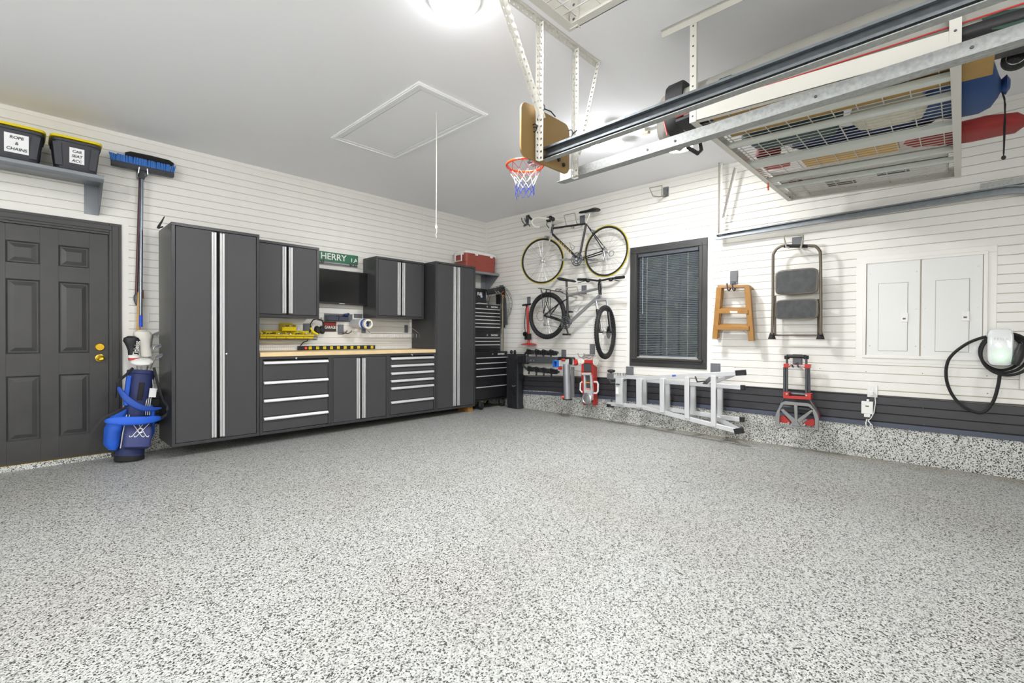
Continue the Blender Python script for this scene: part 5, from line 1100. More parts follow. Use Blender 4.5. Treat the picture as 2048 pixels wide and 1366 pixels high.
s.tube(loops, .0105, 8); s.build('coiled_cable', M_rub, ev)
s = MB(FB); s.tube(sm([eq(x, y, .12) for x, y in ((500, 775), (400, 800), (250, 860), (100, 960), (0, 1060), (-40, 1150), (-55, 1260), (-40, 1400), (20, 1550), (120, 1680), (250, 1770), (400, 1815), (500, 1780), (600, 1640), (660, 1430), (680, 1290))]), .0115, 8); s.build('cable_loop', M_rub, ev)
s = MB(FB); s.tube([eq(985, 880, .15), eq(965, 960, .16), eq(930, 1060, .17), eq(890, 1160, .17)], [.02, .028, .03, .022], 12); s.build('plug_connector', M_blk, ev)
# plate behind charger: beige outlet box
s = MB(FB); q0, q1 = eq(960, 800, .03), eq(1100, 1460, .03); s.box(q0[0], q1[0]+.1, .001, .03, eq(980, 1500, .03)[2], eq(980, 790, .03)[2]); tag(s.build('junction_box', M_trimw, bev=.004), 'beige junction box behind the wall charger cable', 'box')
# ---- outlet, transformer
plate(FB, PB(1735, 769, 0), PB(1755, 795, 0), 'white outlet plate at the top of the dark band', name='outlet', sw=1, cat='outlet')
tr = thing('plug_transformer', 'white box transformer with bundled cord below the outlet', 'transformer', bw(1735, 820, .03), fr=FB)
q0, q1 = bw(1723, 802, .04), bw(1746, 829, .04); s = MB(FB); s.box(q0[0], q1[0], .015, .05, q1[2], q0[2]); s.box(q0[0]+.02, q1[0]-.02, .015, .05, q1[2]-.03, q1[2]); s.box(q0[0]+.035, q0[0]+.055, .02, .03, q0[2], q0[2]+.02); s.build('transformer_box', M_white, tr, bev=.004)
s = MB(FB); s.box(q0[0]+.03, q1[0]-.03, .05, .0505, (q0[2]+q1[2])/2+.01, (q0[2]+q1[2])/2+.02); s.build('printed_label', M_gun, tr)
s = MB(FB); s.tube([bw(x, y, .05) for x, y in ((1745, 786), (1750, 792), (1751, 805), (1748, 825), (1742, 836), (1736, 842), (1744, 850), (1745, 857), (1738, 862), (1733, 855), (1731, 845), (1736, 838), (1741, 848), (1739, 858), (1732, 850), (1733, 838))], .004, 6); s.box(*[v for v in (bw(1741, 786, .02)[0]-.01, bw(1741, 786, .02)[0]+.02, .01, .04, bw(1741, 790, .02)[2], bw(1741, 783, .02)[2])]); s.build('bundled_cord', M_white, tr)
# ================================================================ CORNER: COOLER, TOOL CHESTS
zc_ = 2.135
sf = thing('corner_shelf', 'grey steel shelf in the corner under the red cooler', 'shelf', (-.4, .15, zc_), fr=FA)
MB(FA).box(-.745, -.015, .003, .335, zc_-.004, zc_).build('shelf_board', M_shelf, sf); MB(FA).box(-.745, -.015, .325, .335, zc_-.035, zc_-.004).build('front_lip', M_shelf, sf)
s = MB(FA); s.prism([(-.02, .003, zc_-.004), (-.02, .325, zc_-.03), (-.02, .05, zc_-.27), (-.02, .003, zc_-.27)], (.004, 0, 0)); s.box(-.12, -.02, .003, .006, zc_-.27, zc_); s.build('bracket', M_shelf, sf)
co = thing('cooler', 'red cooler with white lid on the corner shelf above the tool chests', 'cooler', (-.4, .17, zc_), fr=FA)
M_cred = mat('cooler_red', '#9a483d', .45, var=.03); cu0, cu1, co0, co1 = -.71, -.07, .02, .32; um, om = (cu0+cu1)/2, (co0+co1)/2; hw, hd = (cu1-cu0)/2, (co1-co0)/2
MB(FA).loft([((um, om, z), (hw*k, 0, 0), (0, hd*k, 0)) for z, k in ((zc_+.002, .94), (zc_+.02, .97), (zc_+.13, .985), (zc_+.135, 1.0), (zc_+.26, 1.0), (zc_+.262, .97))], 40, .22).build('cooler_body', M_cred, co)
MB(FA).loft([((um, om, z), (hw*k, 0, 0), (0, hd*k, 0)) for z, k in ((zc_+.262, 1.0), (zc_+.268, 1.025), (zc_+.29, 1.025), (zc_+.302, .98), (zc_+.304, .9))], 40, .22).build('cooler_lid', M_white, co, label='white cooler lid')
for u in (cu0+.2, cu1-.12):
    s = MB(FA); s.box(u-.025, u+.025, co1, co1+.018, zc_+.235, zc_+.285); s.build('lid_latch', M_white, co, bev=.003)
s = MB(FA); uu = cu0-.012; s.tube([(uu, .09, zc_+.25), (uu-.02, .09, zc_+.24), (uu-.02, .09, zc_+.14), (uu-.02, .24, zc_+.14), (uu-.02, .24, zc_+.24), (uu, .24, zc_+.25)], .011, 8); s.box(uu-.015, uu+.01, .07, .26, zc_+.235, zc_+.26); s.build('side_handle', M_white, co, label='white swing handle')
s = MB(FA); s.tube([(cu0+.05+(cu1-cu0-.08)*t, co1+.001, zc_+.14+.03*math.cos(t*2*PI)) for t in [i/16 for i in range(17)]], .004, 5); s.build('body_ridge', M_cred, co)

def chest(label, u0, u1, o0, o1, z0, z1, hz, lockz, logo, name='tool_chest', par=None, group='stacked black tool chests'):
    t = thing(name, label, 'tool chest', ((u0+u1)/2, (o0+o1)/2, z0), fr=FA, group=group)
    s = MB(FA); s.box(u0, u1, o0, o1-.02, z0, z1); s.ring(u0, u1, z0, z1, o1-.02, o1, .02); s.build('chest_body', M_blkp, t, bev=.003)
    MB(FA).box(u0+.02, u1-.02, o1-.02, o1-.003, hz[0]+.006, z1-.018).build('lid_front', M_blkp, t, bev=.002)
    zz = hz+[z0+.025]
    for i in range(len(hz)):
        d_ = MB(FA).box(u0+.022, u1-.022, o1-.018, o1-.002, zz[i+1]+.006, zz[i]-.0+.002).build('drawer', M_blkp, t, bev=.002)
        MB(FA).box(u0+.024, u1-.024, o1-.002, o1+.014, zz[i]-.012, zz[i]+.002).build('handle', M_aluw, d_, bev=.002, label='bright full-width handle rail')
    MB(FA).lathe(((u0+u1)/2+.02, o1-.003, lockz), (0, 1, 0), [(.014, 0), (.014, .006), (.008, .009)], 14).build('lock', M_chrome, t)
    s = MB(FA); s.box(logo[0], logo[1], o1-.003, o1-.0015, lockz-.018, lockz+.018); s.build('badge', M_gun, t)
    text('CRAFTSMAN', ((logo[0]+logo[1])/2, o1-.0012, lockz), (1, 0, 0), (0, 0, 1), .034, M_white, t, FA, ax='CENTER', sx=.75); return t
M_blkp = mat('chest_black', '#1d1d20', .3, bump=.08, bscale=300)
O = .47; u0_, u1_ = -.745, PA(1001, 660, O)[0]
zA, zB, zC = PA(1001, 702, O)[2], PA(1001, 663, O)[2], PA(1001, 611, O)[2]
def hzs(ys, o): return [PA(999, y, o)[2]+.004 for y in ys]
chest('black tool chest with three drawers, middle of the stack', u0_, u1_, .06, O, zA+.004, zB-.002, hzs((675.8, 682.6, 689.3), O), PA(975, 670.5, O)[2], (PA(982, 670, O)[0], PA(996, 670, O)[0]))
chest('black tool chest with six drawers, top of the stack', u0_, u1_, .06, O, zB, zC, hzs((620, 627.5, 634, 641, 648, 655), O), zC-.035, (PA(982, 615, O)[0], PA(996, 615, O)[0]))
O2_ = .56; r0, r1 = -.745, PA(1014.5, 750, O2_)[0]; zt2 = zA+.0; zb2_ = PA(1012, 796, O2_)[2]
t = chest('black rolling tool cabinet on casters, bottom of the stack', r0, r1, .06, O2_, zb2_, zt2, [PA(1012.5, y, O2_)[2] for y in (713.5, 724, 734.3, 748.3, 769)], PA(986.5, 708.5, O2_)[2], (PA(995, 708, O2_)[0], PA(1009.5, 708, O2_)[0]), 'rolling_tool_cabinet')
for (px, py) in ((961.5, 813), (1003, 806)):
    q = PZ(px, py+6, 0); x = q.x; y = min(q.y, -.40)
    s = MB(); s.lathe((x-.018, y, .063), (1, 0, 0), [(.05, 0), (.062, .006), (.062, .03), (.05, .036)], 20); s.build('caster_wheel', M_rub, t)
    s = MB(); s.box(x-.026, x-.020, y-.02, y+.02, .05, zb2_); s.box(x+.020, x+.026, y-.02, y+.02, .05, zb2_); s.box(x-.03, x+.03, y-.03, y+.03, zb2_-.006, zb2_); s.build('caster_fork', M_steel, t)
for y in (-.14,):
    for x in (r0+.1, r1-.08):
        s = MB(); s.lathe((x-.018, y, .063), (1, 0, 0), [(.05, 0), (.062, .006), (.062, .03), (.05, .036)], 20); s.box(x-.03, x+.03, y-.03, y+.03, .12, zb2_); s.build('caster_wheel', M_rub, t)
tag(MB().sph((-.30, -.30, .078), .03, .03, .03).build('tennis_ball', mat('tennis_green', '#8fa034', .8)), 'greenish ball under the rolling tool cabinet', 'ball')
q0, q1 = PA(951, 576, .40), PA(972, 607, .40); t = thing('small_box', 'black box with white logo on top of the tool chest stack', 'box', (q0[0], .3, zC), fr=FA)
MB(FA).box(q0[0]-.12, q1[0], .15, .40, zC+.002, q0[2]).build('box_body', M_blk, t, bev=.004)
s = MB(FA); q = PA(959.5, 588, .4); text('R&J', (q[0], .401, q[2]), (1, 0, 0), (0, 0, 1), .07, M_white, t, FA, ax='CENTER'); MB(FA).sph((PA(963, 592, .4)[0], .40, q[2]-.035), .025, .004, .02).build('blue_logo', mat('sky_logo', '#9fb6d8', .5), t)
s = MB(FA)
for k in range(7): s.bar((q0[0]-.02+.03*k, .43, zC+.006), (q0[0]+.03+.03*k, .45, zC+.018), .012, .01)
tag(s.build('loose_bits', M_steel), 'loose metal bits along the front of the top tool chest', 'hardware', kind='stuff')
# black arm, strips, wire ring and pole beside the chests
def rq(x, y, o): return bw(930+x/8.533, 560+y/8.533, o)
t = thing('hanging_bracket', 'black metal wall bracket arm beside the tool chests with an orange cord', 'bracket', rq(640, 150, .1), fr=FB)
s = MB(FB); s.bar(rq(372, 210, .42), rq(672, 160, .04), .03, .09); s.build('arm_beam', M_blk, t, bev=.003)
s = MB(FB); s.bar(rq(655, 160, .05), rq(655, 815, .05), .05, .035); s.bar(rq(570, 245, .10), rq(570, 410, .10), .02, .09, (1, 0, 0)); s.build('hanging_strips', M_blk, t)
s = MB(FB); s.prism([rq(660, 300, .12), rq(685, 300, .12), rq(716, 765, .12), rq(672, 768, .12)], (0, -.02, 0)); s.build('tapered_strip', M_gun, t)
s = MB(FB); s.tube([rq(655, 190, .09), rq(620, 240, .1), rq(650, 265, .1), rq(690, 270, .1), rq(655, 300, .1)], .006, 6); s.build('orange_cord', mat('orange_cord', '#c8692a', .7), t, label='orange cord tie')
hook_plate(t, FB, rq(625, 130, 0), .09, .08)
s = MB(FB)
for x in (515, 560): s.tube([rq(x, 190, .28), rq(x+35, 225, .28)], .007, 6)
s.build('silver_prongs', M_steel, t)
t = thing('wire_ring', 'large round wire ring hanging on the right wall beside the tool chests', 'wire ring', rq(620, 650, .03), fr=FB)
c_ = rq(575, 420, .06); Rr = rq(805, 470, .06)[0]-rq(575, 470, .06)[0]; s = MB(FB)
for rr in (Rr, Rr*.93, Rr*.80): s.torus(c_, (0, 1, 0), rr, .0035, 56, 5)
for k in range(22):
    a_ = 2*PI*k/22; s.tube([(c_[0]+Rr*math.cos(a_), c_[1], c_[2]+Rr*math.sin(a_)), (c_[0]+Rr*.8*math.cos(a_+.05), c_[1], c_[2]+Rr*.8*math.sin(a_+.05))], .0025, 4)
s.build('wires', M_gun, t)
s = MB(FB); s.tube([rq(645, 250, .16), rq(640, 820, .15), rq(640, 1215, .15)], .009, 8); tag(s.build('thin_pole', mat('tan_pole', '#8d8466', .5)), 'thin tan pole standing between tool chests and right wall', 'pole')
s = MB(FB); s.tube([rq(652, 520, .14), rq(650, 1215, .14)], .008, 8); tag(s.build('thin_pole', M_gun), 'thin dark pole standing right of the tan pole by the chests', 'pole')
# folded ramps
rp = thing('folding_ramps', 'black plastic ramp pair standing on end beside the tool chests', 'ramp', (-.12, -.76, 0))
O = .16; a_, e_ = PB(1014.5, 760, O)[0], PB(1035.5, 760, O)[0]; zt_ = PB(1025, 708, O)[2]
M_ramp = mat('ramp_plastic', '#26272b', .5, var=.15, vscale=20)
MB(FB).loft([(((a_+e_)/2+d_, .09, z), ((e_-a_)/2*k, 0, 0), (0, .075, 0)) for z, k, d_ in ((.0, 1.12, 0), (.03, 1.1, 0), (.06, 1.0, 0), (.4, .95, 0), (zt_-.08, 1.0, 0), (zt_-.03, 1.15, .0), (zt_, 1.15, 0))], 24, .35).build('ramp_body', M_ramp, rp)
s = MB(FB)
for k in range(6): u = a_+(e_-a_)*(k+.5)/6; s.box(u-.008, u+.008, .16, .175, .05, zt_-.06)
for k in range(16): z = .18+k*.025; s.box(a_+(e_-a_)*.45, e_-.02, .165, .178, z, z+.006)
s.build('ribs', M_ramp, rp)
s = MB(FB); s.box((a_+e_)/2-.02, (a_+e_)/2+.11, .17, .19, .30, .34); s.box(e_-.03, e_+.05, .08, .13, .46, .53); s.sph((a_+.05, .12, zt_+.03), .03, .02, .03); s.sph((e_-.1, .12, zt_+.03), .025, .02, .035); s.build('latches', M_blk, rp)
s = MB(FB); s.tube([((a_+e_)/2+.02, .19, .36), ((a_+e_)/2+.05, .2, .345), ((a_+e_)/2+.09, .19, .36)], .006, 6); s.build('wire_clip', M_steel, rp)

# ================================================================ OVERHEAD
def channel(x, y0, y1, z0, z1, side, label, name='door_track', curve=False, group='garage door tracks'):
    t = thing(name, label, 'track', (x, y0, z0), group=group); h_ = .062; w_ = .042; th = .003; L_ = [(y0, z0), (y1, z1)]
    if curve:
        r_ = .38; yc = y1; L_ += [(yc-r_*math.sin(a), z1-r_*(1-math.cos(a))) for a in [PI/2*i/10 for i in range(1, 11)]]+[(yc-r_, z1-r_-.6)]
    prof = [(0, 0), (0, h_), (w_, h_), (w_, h_-.012), (w_-th, h_-.012), (w_-th, h_-th), (th, h_-th), (th, th), (w_-th, th), (w_-th, .012), (w_, .012), (w_, 0)]
    vs = []; k = len(L_); n = len(prof)
    for i, (y, z) in enumerate(L_):
        a = L_[max(i-1, 0)]; b_ = L_[min(i+1, k-1)]; dy, dz = b_[0]-a[0], b_[1]-a[1]; l_ = math.hypot(dy, dz); ny, nz = -dz/l_*-1, dy/l_*-1
        if nz < 0 and not curve: ny, nz = -ny, -nz
        for px, pz in prof: vs.append((x+side*px, y+ny*pz*(1 if not curve else 1), z+nz*pz))
    fs = [(i*n+j, i*n+(j+1) % n, (i+1)*n+(j+1) % n, (i+1)*n+j) for i in range(k-1) for j in range(n)]
    MB().add(vs, fs).build('track_rail', M_galvd if (side < 0 or curve) else M_galv, t, ang=20); return t
TY0, TY1 = -3.80, -7.1
t1 = channel(-3.16, TY0, TY1, 2.205, 2.265, -1, 'galvanised door track ending over the basketball hoop, open side towards the room')
s = MB(); s.bar((-3.175, TY0-.01, 2.195), (-3.175, TY1, 2.255), .045, .004); s.bar((-3.153, TY0-.0, 2.217), (-3.153, TY1, 2.277), .004, .048); s.build('stiffening_angle', M_galv, t1)
s = MB(); s.lathe((-3.20, TY0+.0, 2.225), (0, 1, 0), [(.012, -.02), (.012, .004)], 12); s.build('end_bolt', M_chrome, t1)
t2 = channel(-2.86, TY0, TY1, 2.165, 2.225, 1, 'galvanised door track right of the basketball hoop, running under the storage rack')
s = MB(); s.bar((-2.875, TY0, 2.160), (-2.875, TY1, 2.220), .05, .004); s.bar((-2.864, TY0, 2.195), (-2.864, TY1, 2.255), .004, .075); s.build('stiffening_angle', M_galv, t2)
s = MB()
for y in (-4.62, -5.82, -4.45, -5.3): s.lathe((-2.866, y, 2.2+(-3.8-y)*.018), (-1, 0, 0), [(.007, 0), (.006, .004)], 10)
s.build('bolt_heads', M_gun, t2)
t3 = channel(-.095, -3.83, -6.02, 2.185, 2.235, -1, 'galvanised door track along the right wall curving down at the photo edge', curve=True)
s = MB(); s.bar((-.12, -5.9, 2.315), (-.12, -7.0, 2.335), .05, .05); s.build('upper_angle', M_galv, t3)
# perforated angle hangers
def angle(name, par, p, q, w1, w2, w=.032):
    s = MB(); P, Q, W1, W2 = Vector(p), Vector(q), Vector(w1).normalized(), Vector(w2).normalized()
    s.perf(tuple(P+W1*w/2), tuple(Q+W1*w/2), tuple(W1), w); s.perf(tuple(P+W2*w/2), tuple(Q+W2*w/2), tuple(W2), w); return s.build(name, M_perf, par, ang=1)
hg = thing('track_hanger', 'white perforated angle frame hanging the two tracks from the ceiling', 'hanger', (-3.1, -3.95, HC))
YH = -3.93
angle('ceiling_angle', hg, (-3.9, YH, HC-.002), (-2.62, YH, HC-.002), (0, -1, 0), (0, 0, -1))
angle('upright', hg, (-3.245, YH-.004, HC-.02), (-3.245, YH-.004, 2.17), (-1, 0, 0), (0, -1, 0)); angle('upright', hg, (-2.885, YH-.004, HC-.02), (-2.885, YH-.004, 2.15), (-1, 0, 0), (0, -1, 0))
angle('diagonal_brace', hg, (-3.60, YH-.01, HC), (-3.23, YH-.01, 2.43), (-1, 0, -.5), (0, -1, 0)); angle('diagonal_brace', hg, (-2.64, YH-.01, HC-.01), (-2.86, YH-.01, 2.33), (1, 0, -.2), (0, -1, 0))
hg = thing('track_hanger', 'white perforated strip hanging the right wall track from the ceiling', 'hanger', (-.12, -3.86, HC))
angle('upright', hg, (-.10, -3.86, HC), (-.10, -3.86, 2.23), (-1, 0, 0), (0, -1, 0)); a_ = PB(1470, 336, .10); e_ = PB(1446, 436, .10)
angle('diagonal_brace', hg, (-.10, -a_[0], a_[2]), (-.10, -e_[0], e_[2]), (0, -1, -.2), (-1, 0, 0))
# mini basketball hoop
hp = thing('basketball_hoop', 'small tan backboard with orange rim and tricolour net between the tracks', 'basketball hoop', (-3.15, -3.88, 2.2))
s = MB(); bx0, bx1, bz0, bz1, by = -3.385, -2.915, 2.175, 2.50, -3.915; rr = .05
pts = [(cx+rr*math.cos(a), cz+rr*math.sin(a)) for cx, cz, a0_ in ((bx1-rr, bz1-rr, 0), (bx0+rr, bz1-rr, PI/2), (bx0+rr, bz0+rr, PI), (bx1-rr, bz0+rr, 1.5*PI)) for a in [a0_+PI/2*i/5 for i in range(6)]]
s.prism([(x, by, z) for x, z in pts], (0, .012, 0)); s.build('backboard', mat('hardboard', '#8e7245', .5, var=.05), hp)
rc = Vector((-3.185, -3.765, 2.205)); MB().torus(tuple(rc), (0, 0, 1), .118, .0075, 40, 8).build('rim', mat('rim_orange', '#e5501c', .3), hp, label='orange rim')
MB().box(rc.x-.04, rc.x+.04, by+.012, by+.05, 2.19, 2.24).build('rim_bracket', MATS['rim_orange'], hp)
def nr(z): return .115-.055*min(1, (2.2-z)/.11)
for nm, z0, z1, mt in (('red_net', 2.20, 2.155, mat('net_red', '#c9505a', .7)), ('white_net', 2.155, 2.08, M_white), ('blue_net', 2.08, 2.015, mat('net_blue', '#2f3fa0', .7))):
    s = MB(); n = 10
    rows_ = 1 if nm == 'red_net' else 2
    for r_ in range(rows_):
        za, zb_ = z0+(z1-z0)*r_/rows_, z0+(z1-z0)*(r_+1)/rows_
        for k in range(n):
            for sg_ in (-1, 1):
                o_ = .5*(r_ % 2)+(0 if nm == 'red_net' else (.5 if nm == 'white_net' else .5)); a1_ = 2*PI*(k+o_)/n; a2_ = 2*PI*(k+o_+.5*sg_)/n
                s.tube([(rc.x+nr(za)*math.cos(a1_), rc.y+nr(za)*math.sin(a1_), za), (rc.x+nr(zb_)*math.cos(a2_), rc.y+nr(zb_)*math.sin(a2_), zb_)], .002, 4, cap=False)
    if nm == 'blue_net': s.tube([(rc.x-.05, rc.y+.03, 2.05), (rc.x-.055, rc.y+.03, 2.01), (rc.x-.04, rc.y+.03, 1.98)], .002, 4)
    s.build(nm, mt, hp)
s = MB(); 
for (x, z) in ((-2.98, 2.225), (-3.03, 2.245)): s.lathe((x, by, z), (0, -1, 0), [(.014, 0), (.012, .01)], 12)
s.build('bolts', M_blk, hp)
for (x, z, d1, d2) in ((-3.20, 2.505, .11, -.01), (-2.91, 2.44, .06, .05), (-3.27, 2.36, -.03, 0)):
    s = MB(); s.torus((x-.01, by-.01, z+.005), (1, 0, .2), .022, .003, 14, 5); s.tube([(x, by-.02, z), (x+d1*.5, by-.03, z+d2*.5+.004), (x+d1, by-.02, z+d2)], .004, 5); s.build('cable_tie', M_blk, hp)
# storage racks
M_rack = mat('rack_white', '#d0cdc4', .4); M_rackg = mat('rack_inner', '#c9cdc6', .45)
def rack(label, x0, x1, y0, y1, zd, sup, posts, group='ceiling storage racks'):
    t = thing('storage_rack', label, 'storage rack', ((x0+x1)/2, (y0+y1)/2, zd), group=group); h_ = .085
    for (a, b_, c, e) in ((x0, x0+.004, y0, y1), (x1-.004, x1, y0, y1), (x0, x1, y0, y0+.004), (x0, x1, y1-.004, y1)):
        s = MB(); s.box(a, b_, c, e, zd, zd+h_); w_ = .035
        if b_-a < .01: s.box(a if a == x0 else a-w_, b_+w_ if a == x0 else b_, c, e, zd, zd+.003)
        else: s.box(a, b_, c if c == y0 else c-w_, e+w_ if c == y0 else e, zd-.0015, zd+.0015)
        s.build('side_beam', M_rack, t)
    for x, w_ in sup:
        s = MB(); s.box(x-w_/2, x+w_/2, y0+.004, y1-.004, zd+.004, zd+.008); s.box(x-w_/2, x-w_/2+.003, y0+.004, y1-.004, zd+.008, zd+.03); s.box(x+w_/2-.003, x+w_/2, y0+.004, y1-.004, zd+.008, zd+.03); s.build('cross_support', M_rackg, t)
    s = MB(); x = x0+.05
    while x < x1-.03: s.bar((x, y0+.01, zd+.034), (x, y1-.01, zd+.034), .004, .004); x += .052
    s.build('long_wires', M_rack, t, kind='stuff')
    s = MB(); y = y0+.08
    while y < y1-.02: s.bar((x0+.01, y, zd+.039), (x1-.01, y, zd+.039), .005, .005); y += .116
    s.build('cross_wires', M_rack, t, kind='stuff')
    for (x, y) in posts:
        global TILT; keep = TILT; dz = (y+4.6)*TILT; TILT = 0.
        s = MB(); s.box(x-.003, x, y-.02, y+.02, zd+dz-.005, HC-.004); s.box(x, x+.02, y-.02, y-.017, zd+dz-.005, HC-.004); p_ = s.build('post', M_rack, t)
        s = MB(); z = zd+.03
        while z < HC-.05: s.lathe((x-.0035, y, z), (-1, 0, 0), [(.006, 0), (.006, .0006)], 8); z += .06
        s.build('slots', M_gun, p_, kind='stuff'); TILT = keep
    return t
ZD = 2.405; RX0, RX1 = -2.625, -.385; RY0, RY1 = -5.79, -4.60
sp = [(PZ(x, y, ZD).x, w_) for x, y, w_ in ((1435, 277, .045), (1466, 302, .045), (1500, 330, .10), (1541, 355, .045), (1554, 370, .045))]
sp = [(-2.31, .05), (-2.06, .05), (-1.57, .13), (-1.10, .05), (-.86, .05)]
TILT = .04
rk = rack('white wire ceiling rack loaded with bags and boxes at the right', RX0, RX1, RY0, RY1, ZD, sp, ((RX0-.001, RY1-.02), (RX0-.001, RY0+.02), (RX1-.02, RY1-.02), (RX1-.02, RY0+.02)))
TILT = 0.
s = MB(); s.perf((-2.63, -4.42, HC-.003), (-2.63, -6.1, HC-.003), (1, 0, 0), .035, .1, .009); s.box(-2.632, -2.629, -6.1, -4.42, HC-.04, HC); s.build('ceiling_bracket', M_rack, rk)
rack('white ceiling rack cut by the top edge of the photo', -5.2, -3.785, -6.2, -4.565, 2.42, [(-4.25, .05), (-4.6, .1)], ((-3.80, -4.60), (-3.80, -6.16)))
def bx(name, M, x0, x1, y0, y1, z0, z1, label, cat, group=None, bev=.004): return tag(MB().box(x0, x1, y0, y1, z0, z1).build(name, M, bev=bev), label, cat, group)
TILT = .042
ZS = ZD+.043
def soft(name, M, x0, x1, y0, y1, h_, label, cat, e=.6, z=ZS):
    cx, w_ = (x0+x1)/2, abs(x1-x0)/2; n = 9; secs = []
    for i in range(n+1):
        t_ = i/n; k = (1-abs(2*t_-1)**5)**.5*.97+.03; k *= 1+.04*math.sin(i*2.3); secs.append(((cx+.01*math.sin(i*1.7), y0+(y1-y0)*t_, z+h_/2), (w_*k, 0, 0), (0, 0, h_/2*max(k, .15))))
    return tag(MB().loft(secs, 20, e).build(name, M, ang=75), label, cat)
c1 = bx('cardboard_box', M_card, -2.53, -2.14, -5.90, -4.68, ZS+.0, ZS+.035, 'long flat cardboard box sticking out of the rack end', 'box', 'boxes on the ceiling rack')
soft('tent_bag', mat('teal_fabric', '#2e4a4c', .7, bump=.3), -2.12, -1.67, -5.26, -4.66, .16, 'dark teal roll bag above the rack wires near its far end', 'bag')
soft('cream_cushion', mat('cream_fabric', '#d5d0bd', .8, bump=.2), -2.04, -1.66, -5.66, -5.28, .10, 'cream folded fabric on the rack next to the teal bag', 'cushion')
soft('navy_blanket', mat('deep_navy', '#1b2a55', .8, bump=.3), -1.66, -1.50, -5.70, -4.90, .10, 'dark navy fabric bundle in the middle of the rack', 'blanket')
soft('red_pouch', mat('dark_red_fabric', '#7e2028', .7), -1.64, -1.54, -4.84, -4.66, .08, 'small dark red pouch at the rack end nearest the corner', 'pouch')
M_bb = mat('royal_fabric', '#26477c', .65, bump=.4, bscale=40)
bb = thing('drawstring_bag', 'blue drawstring sack bulging out of the rack end, cord hanging down', 'bag', (-1.75, -5.8, ZS))
secs = [((-1.72, y, ZS+.115+dz), (w_, 0, 0), (0, 0, h_)) for y, w_, h_, dz in ((-5.60, .05, .05, -.04), (-5.66, .22, .09, 0), (-5.76, .28, .10, .0), (-5.86, .28, .10, .0), (-5.91, .22, .09, .0), (-5.935, .08, .05, -.02), (-5.945, .04, .03, -.02), (-5.965, .07, .045, -.02), (-5.98, .03, .02, -.02))]
MB().loft(secs, 28, .8).build('sack', M_bb, bb, ang=80)
s = MB(); a_ = Vector((-1.72, -5.945, ZS+.08)); s.tube([tuple(a_), (-1.70, -5.96, ZS+.03), (-1.69, -5.965, ZS-.10), (-1.69, -5.96, ZS-.27)], .004, 6); s.tube([tuple(a_), (-1.685, -5.965, ZS), (-1.68, -5.96, ZS-.12), (-1.685, -5.96, ZS-.28)], .003, 6); s.sph((-1.687, -5.96, ZS-.29), .01, .01, .012); s.sph((-1.72, -5.945, ZS+.08), .014, .014, .014); s.build('drawcord', M_rub, bb)
soft('red_bag', mat('red_fabric', '#962a26', .65, bump=.3), -1.34, -1.06, -6.10, -5.50, .09, 'long red fabric bag sticking out of the rack below the blue sack', 'bag')
bx('cardboard_box', mat('cardboard_light', '#cfa55a', .8), -1.40, -1.19, -5.48, -4.92, ZS, ZS+.04, 'narrow yellowish cardboard box between red bag and rack end', 'box', 'boxes on the ceiling rack')
soft('life_vest', mat('red_orange_fabric', '#b8382c', .6), -1.45, -1.24, -4.84, -4.64, .08, 'red and orange fabric item at the rack end above the right wall', 'vest')
wbx = thing('printed_box', 'flat white printed box on the rack nearest the right wall', 'box', (-.75, -5.2, ZS)); MB().box(-1.17, -.44, -5.72, -4.66, ZS, ZS+.09).build('box_shell', mat('white_card', '#dcdcd8', .6), wbx, bev=.004)
for (x0, x1, y0, y1, c_) in ((-.9, -.7, -4.82, -4.72, '#a8452f'), (-.8, -.65, -5.05, -4.95, '#3a3f4a'), (-1.05, -1.0, -5.3, -5.15, '#8a3c34'), (-1.05, -1.0, -5.5, -5.36, '#3b3f49'), (-.62, -.52, -5.15, -4.95, '#4a4038'), (-.7, -.62, -5.5, -5.3, '#40444c')):
    MB().box(x0, x1, y0, y1, ZS-.001, ZS).build('print_patch', mat('print_'+c_[1:], c_, .6), wbx)
s = MB(); q = PB(1536, 375, .9); p_ = PYW(1536, 368, -4.62); s.tube([(p_.x, p_.y, p_.z+.06), (p_.x, p_.y, p_.z), (p_.x+.01, p_.y, p_.z-.05)], .006, 6); s.tube([(p_.x-.02, p_.y, p_.z-.03), (p_.x+.015, p_.y, p_.z-.02)], .006, 5); tag(s.build('orange_strap', mat('orange_strap', '#c9552a', .6)), 'orange strap end dangling below the rack corner', 'strap')
# wheeled travel bag on the rack front

M_tg = mat('travel_grey', '#98968e', .6, bump=.25, var=.06, vscale=6); tb = thing('travel_bag', 'long grey wheeled travel bag with red piping on the rack front', 'bag', (-2.4, -5.2, ZS))
ys = [(-4.36, 2.38, 2.64, .9), (-4.40, 2.36, 2.67, 1), (-4.52, 2.44, 2.67, 1), (-4.75, 2.46, 2.69, 1), (-5.1, 2.46, 2.725, 1), (-5.5, 2.46, 2.75, 1), (-6.0, 2.46, 2.78, 1), (-6.5, 2.46, 2.79, 1)]
bb_ = [(-4.5, 2.43, 2.47), (-4.7, 2.45, 2.492), (-5.1, 2.45, 2.502), (-5.5, 2.45, 2.512), (-5.78, 2.45, 2.52), (-5.84, 2.455, 2.522), (-6.5, 2.455, 2.54)]
def tsec(x0, x1, ys_, k=1.): return [(((x0+x1)/2, y, (z0+z1)/2), ((x1-x0)/2*w_*k, 0, 0), (0, 0, (z1-z0)/2)) for y, z0, z1, w_ in ys_]
MB().loft(tsec(-2.585, -2.26, ys), 28, .45).build('bag_shell', M_tg, tb)
M_tb = mat('travel_black', '#232325', .5)
MB().loft(tsec(-2.60, -2.255, [(y, z0, z1, 1) for y, z0, z1 in bb_]), 24, .5).build('black_base', M_tb, tb, label='black lower shell')
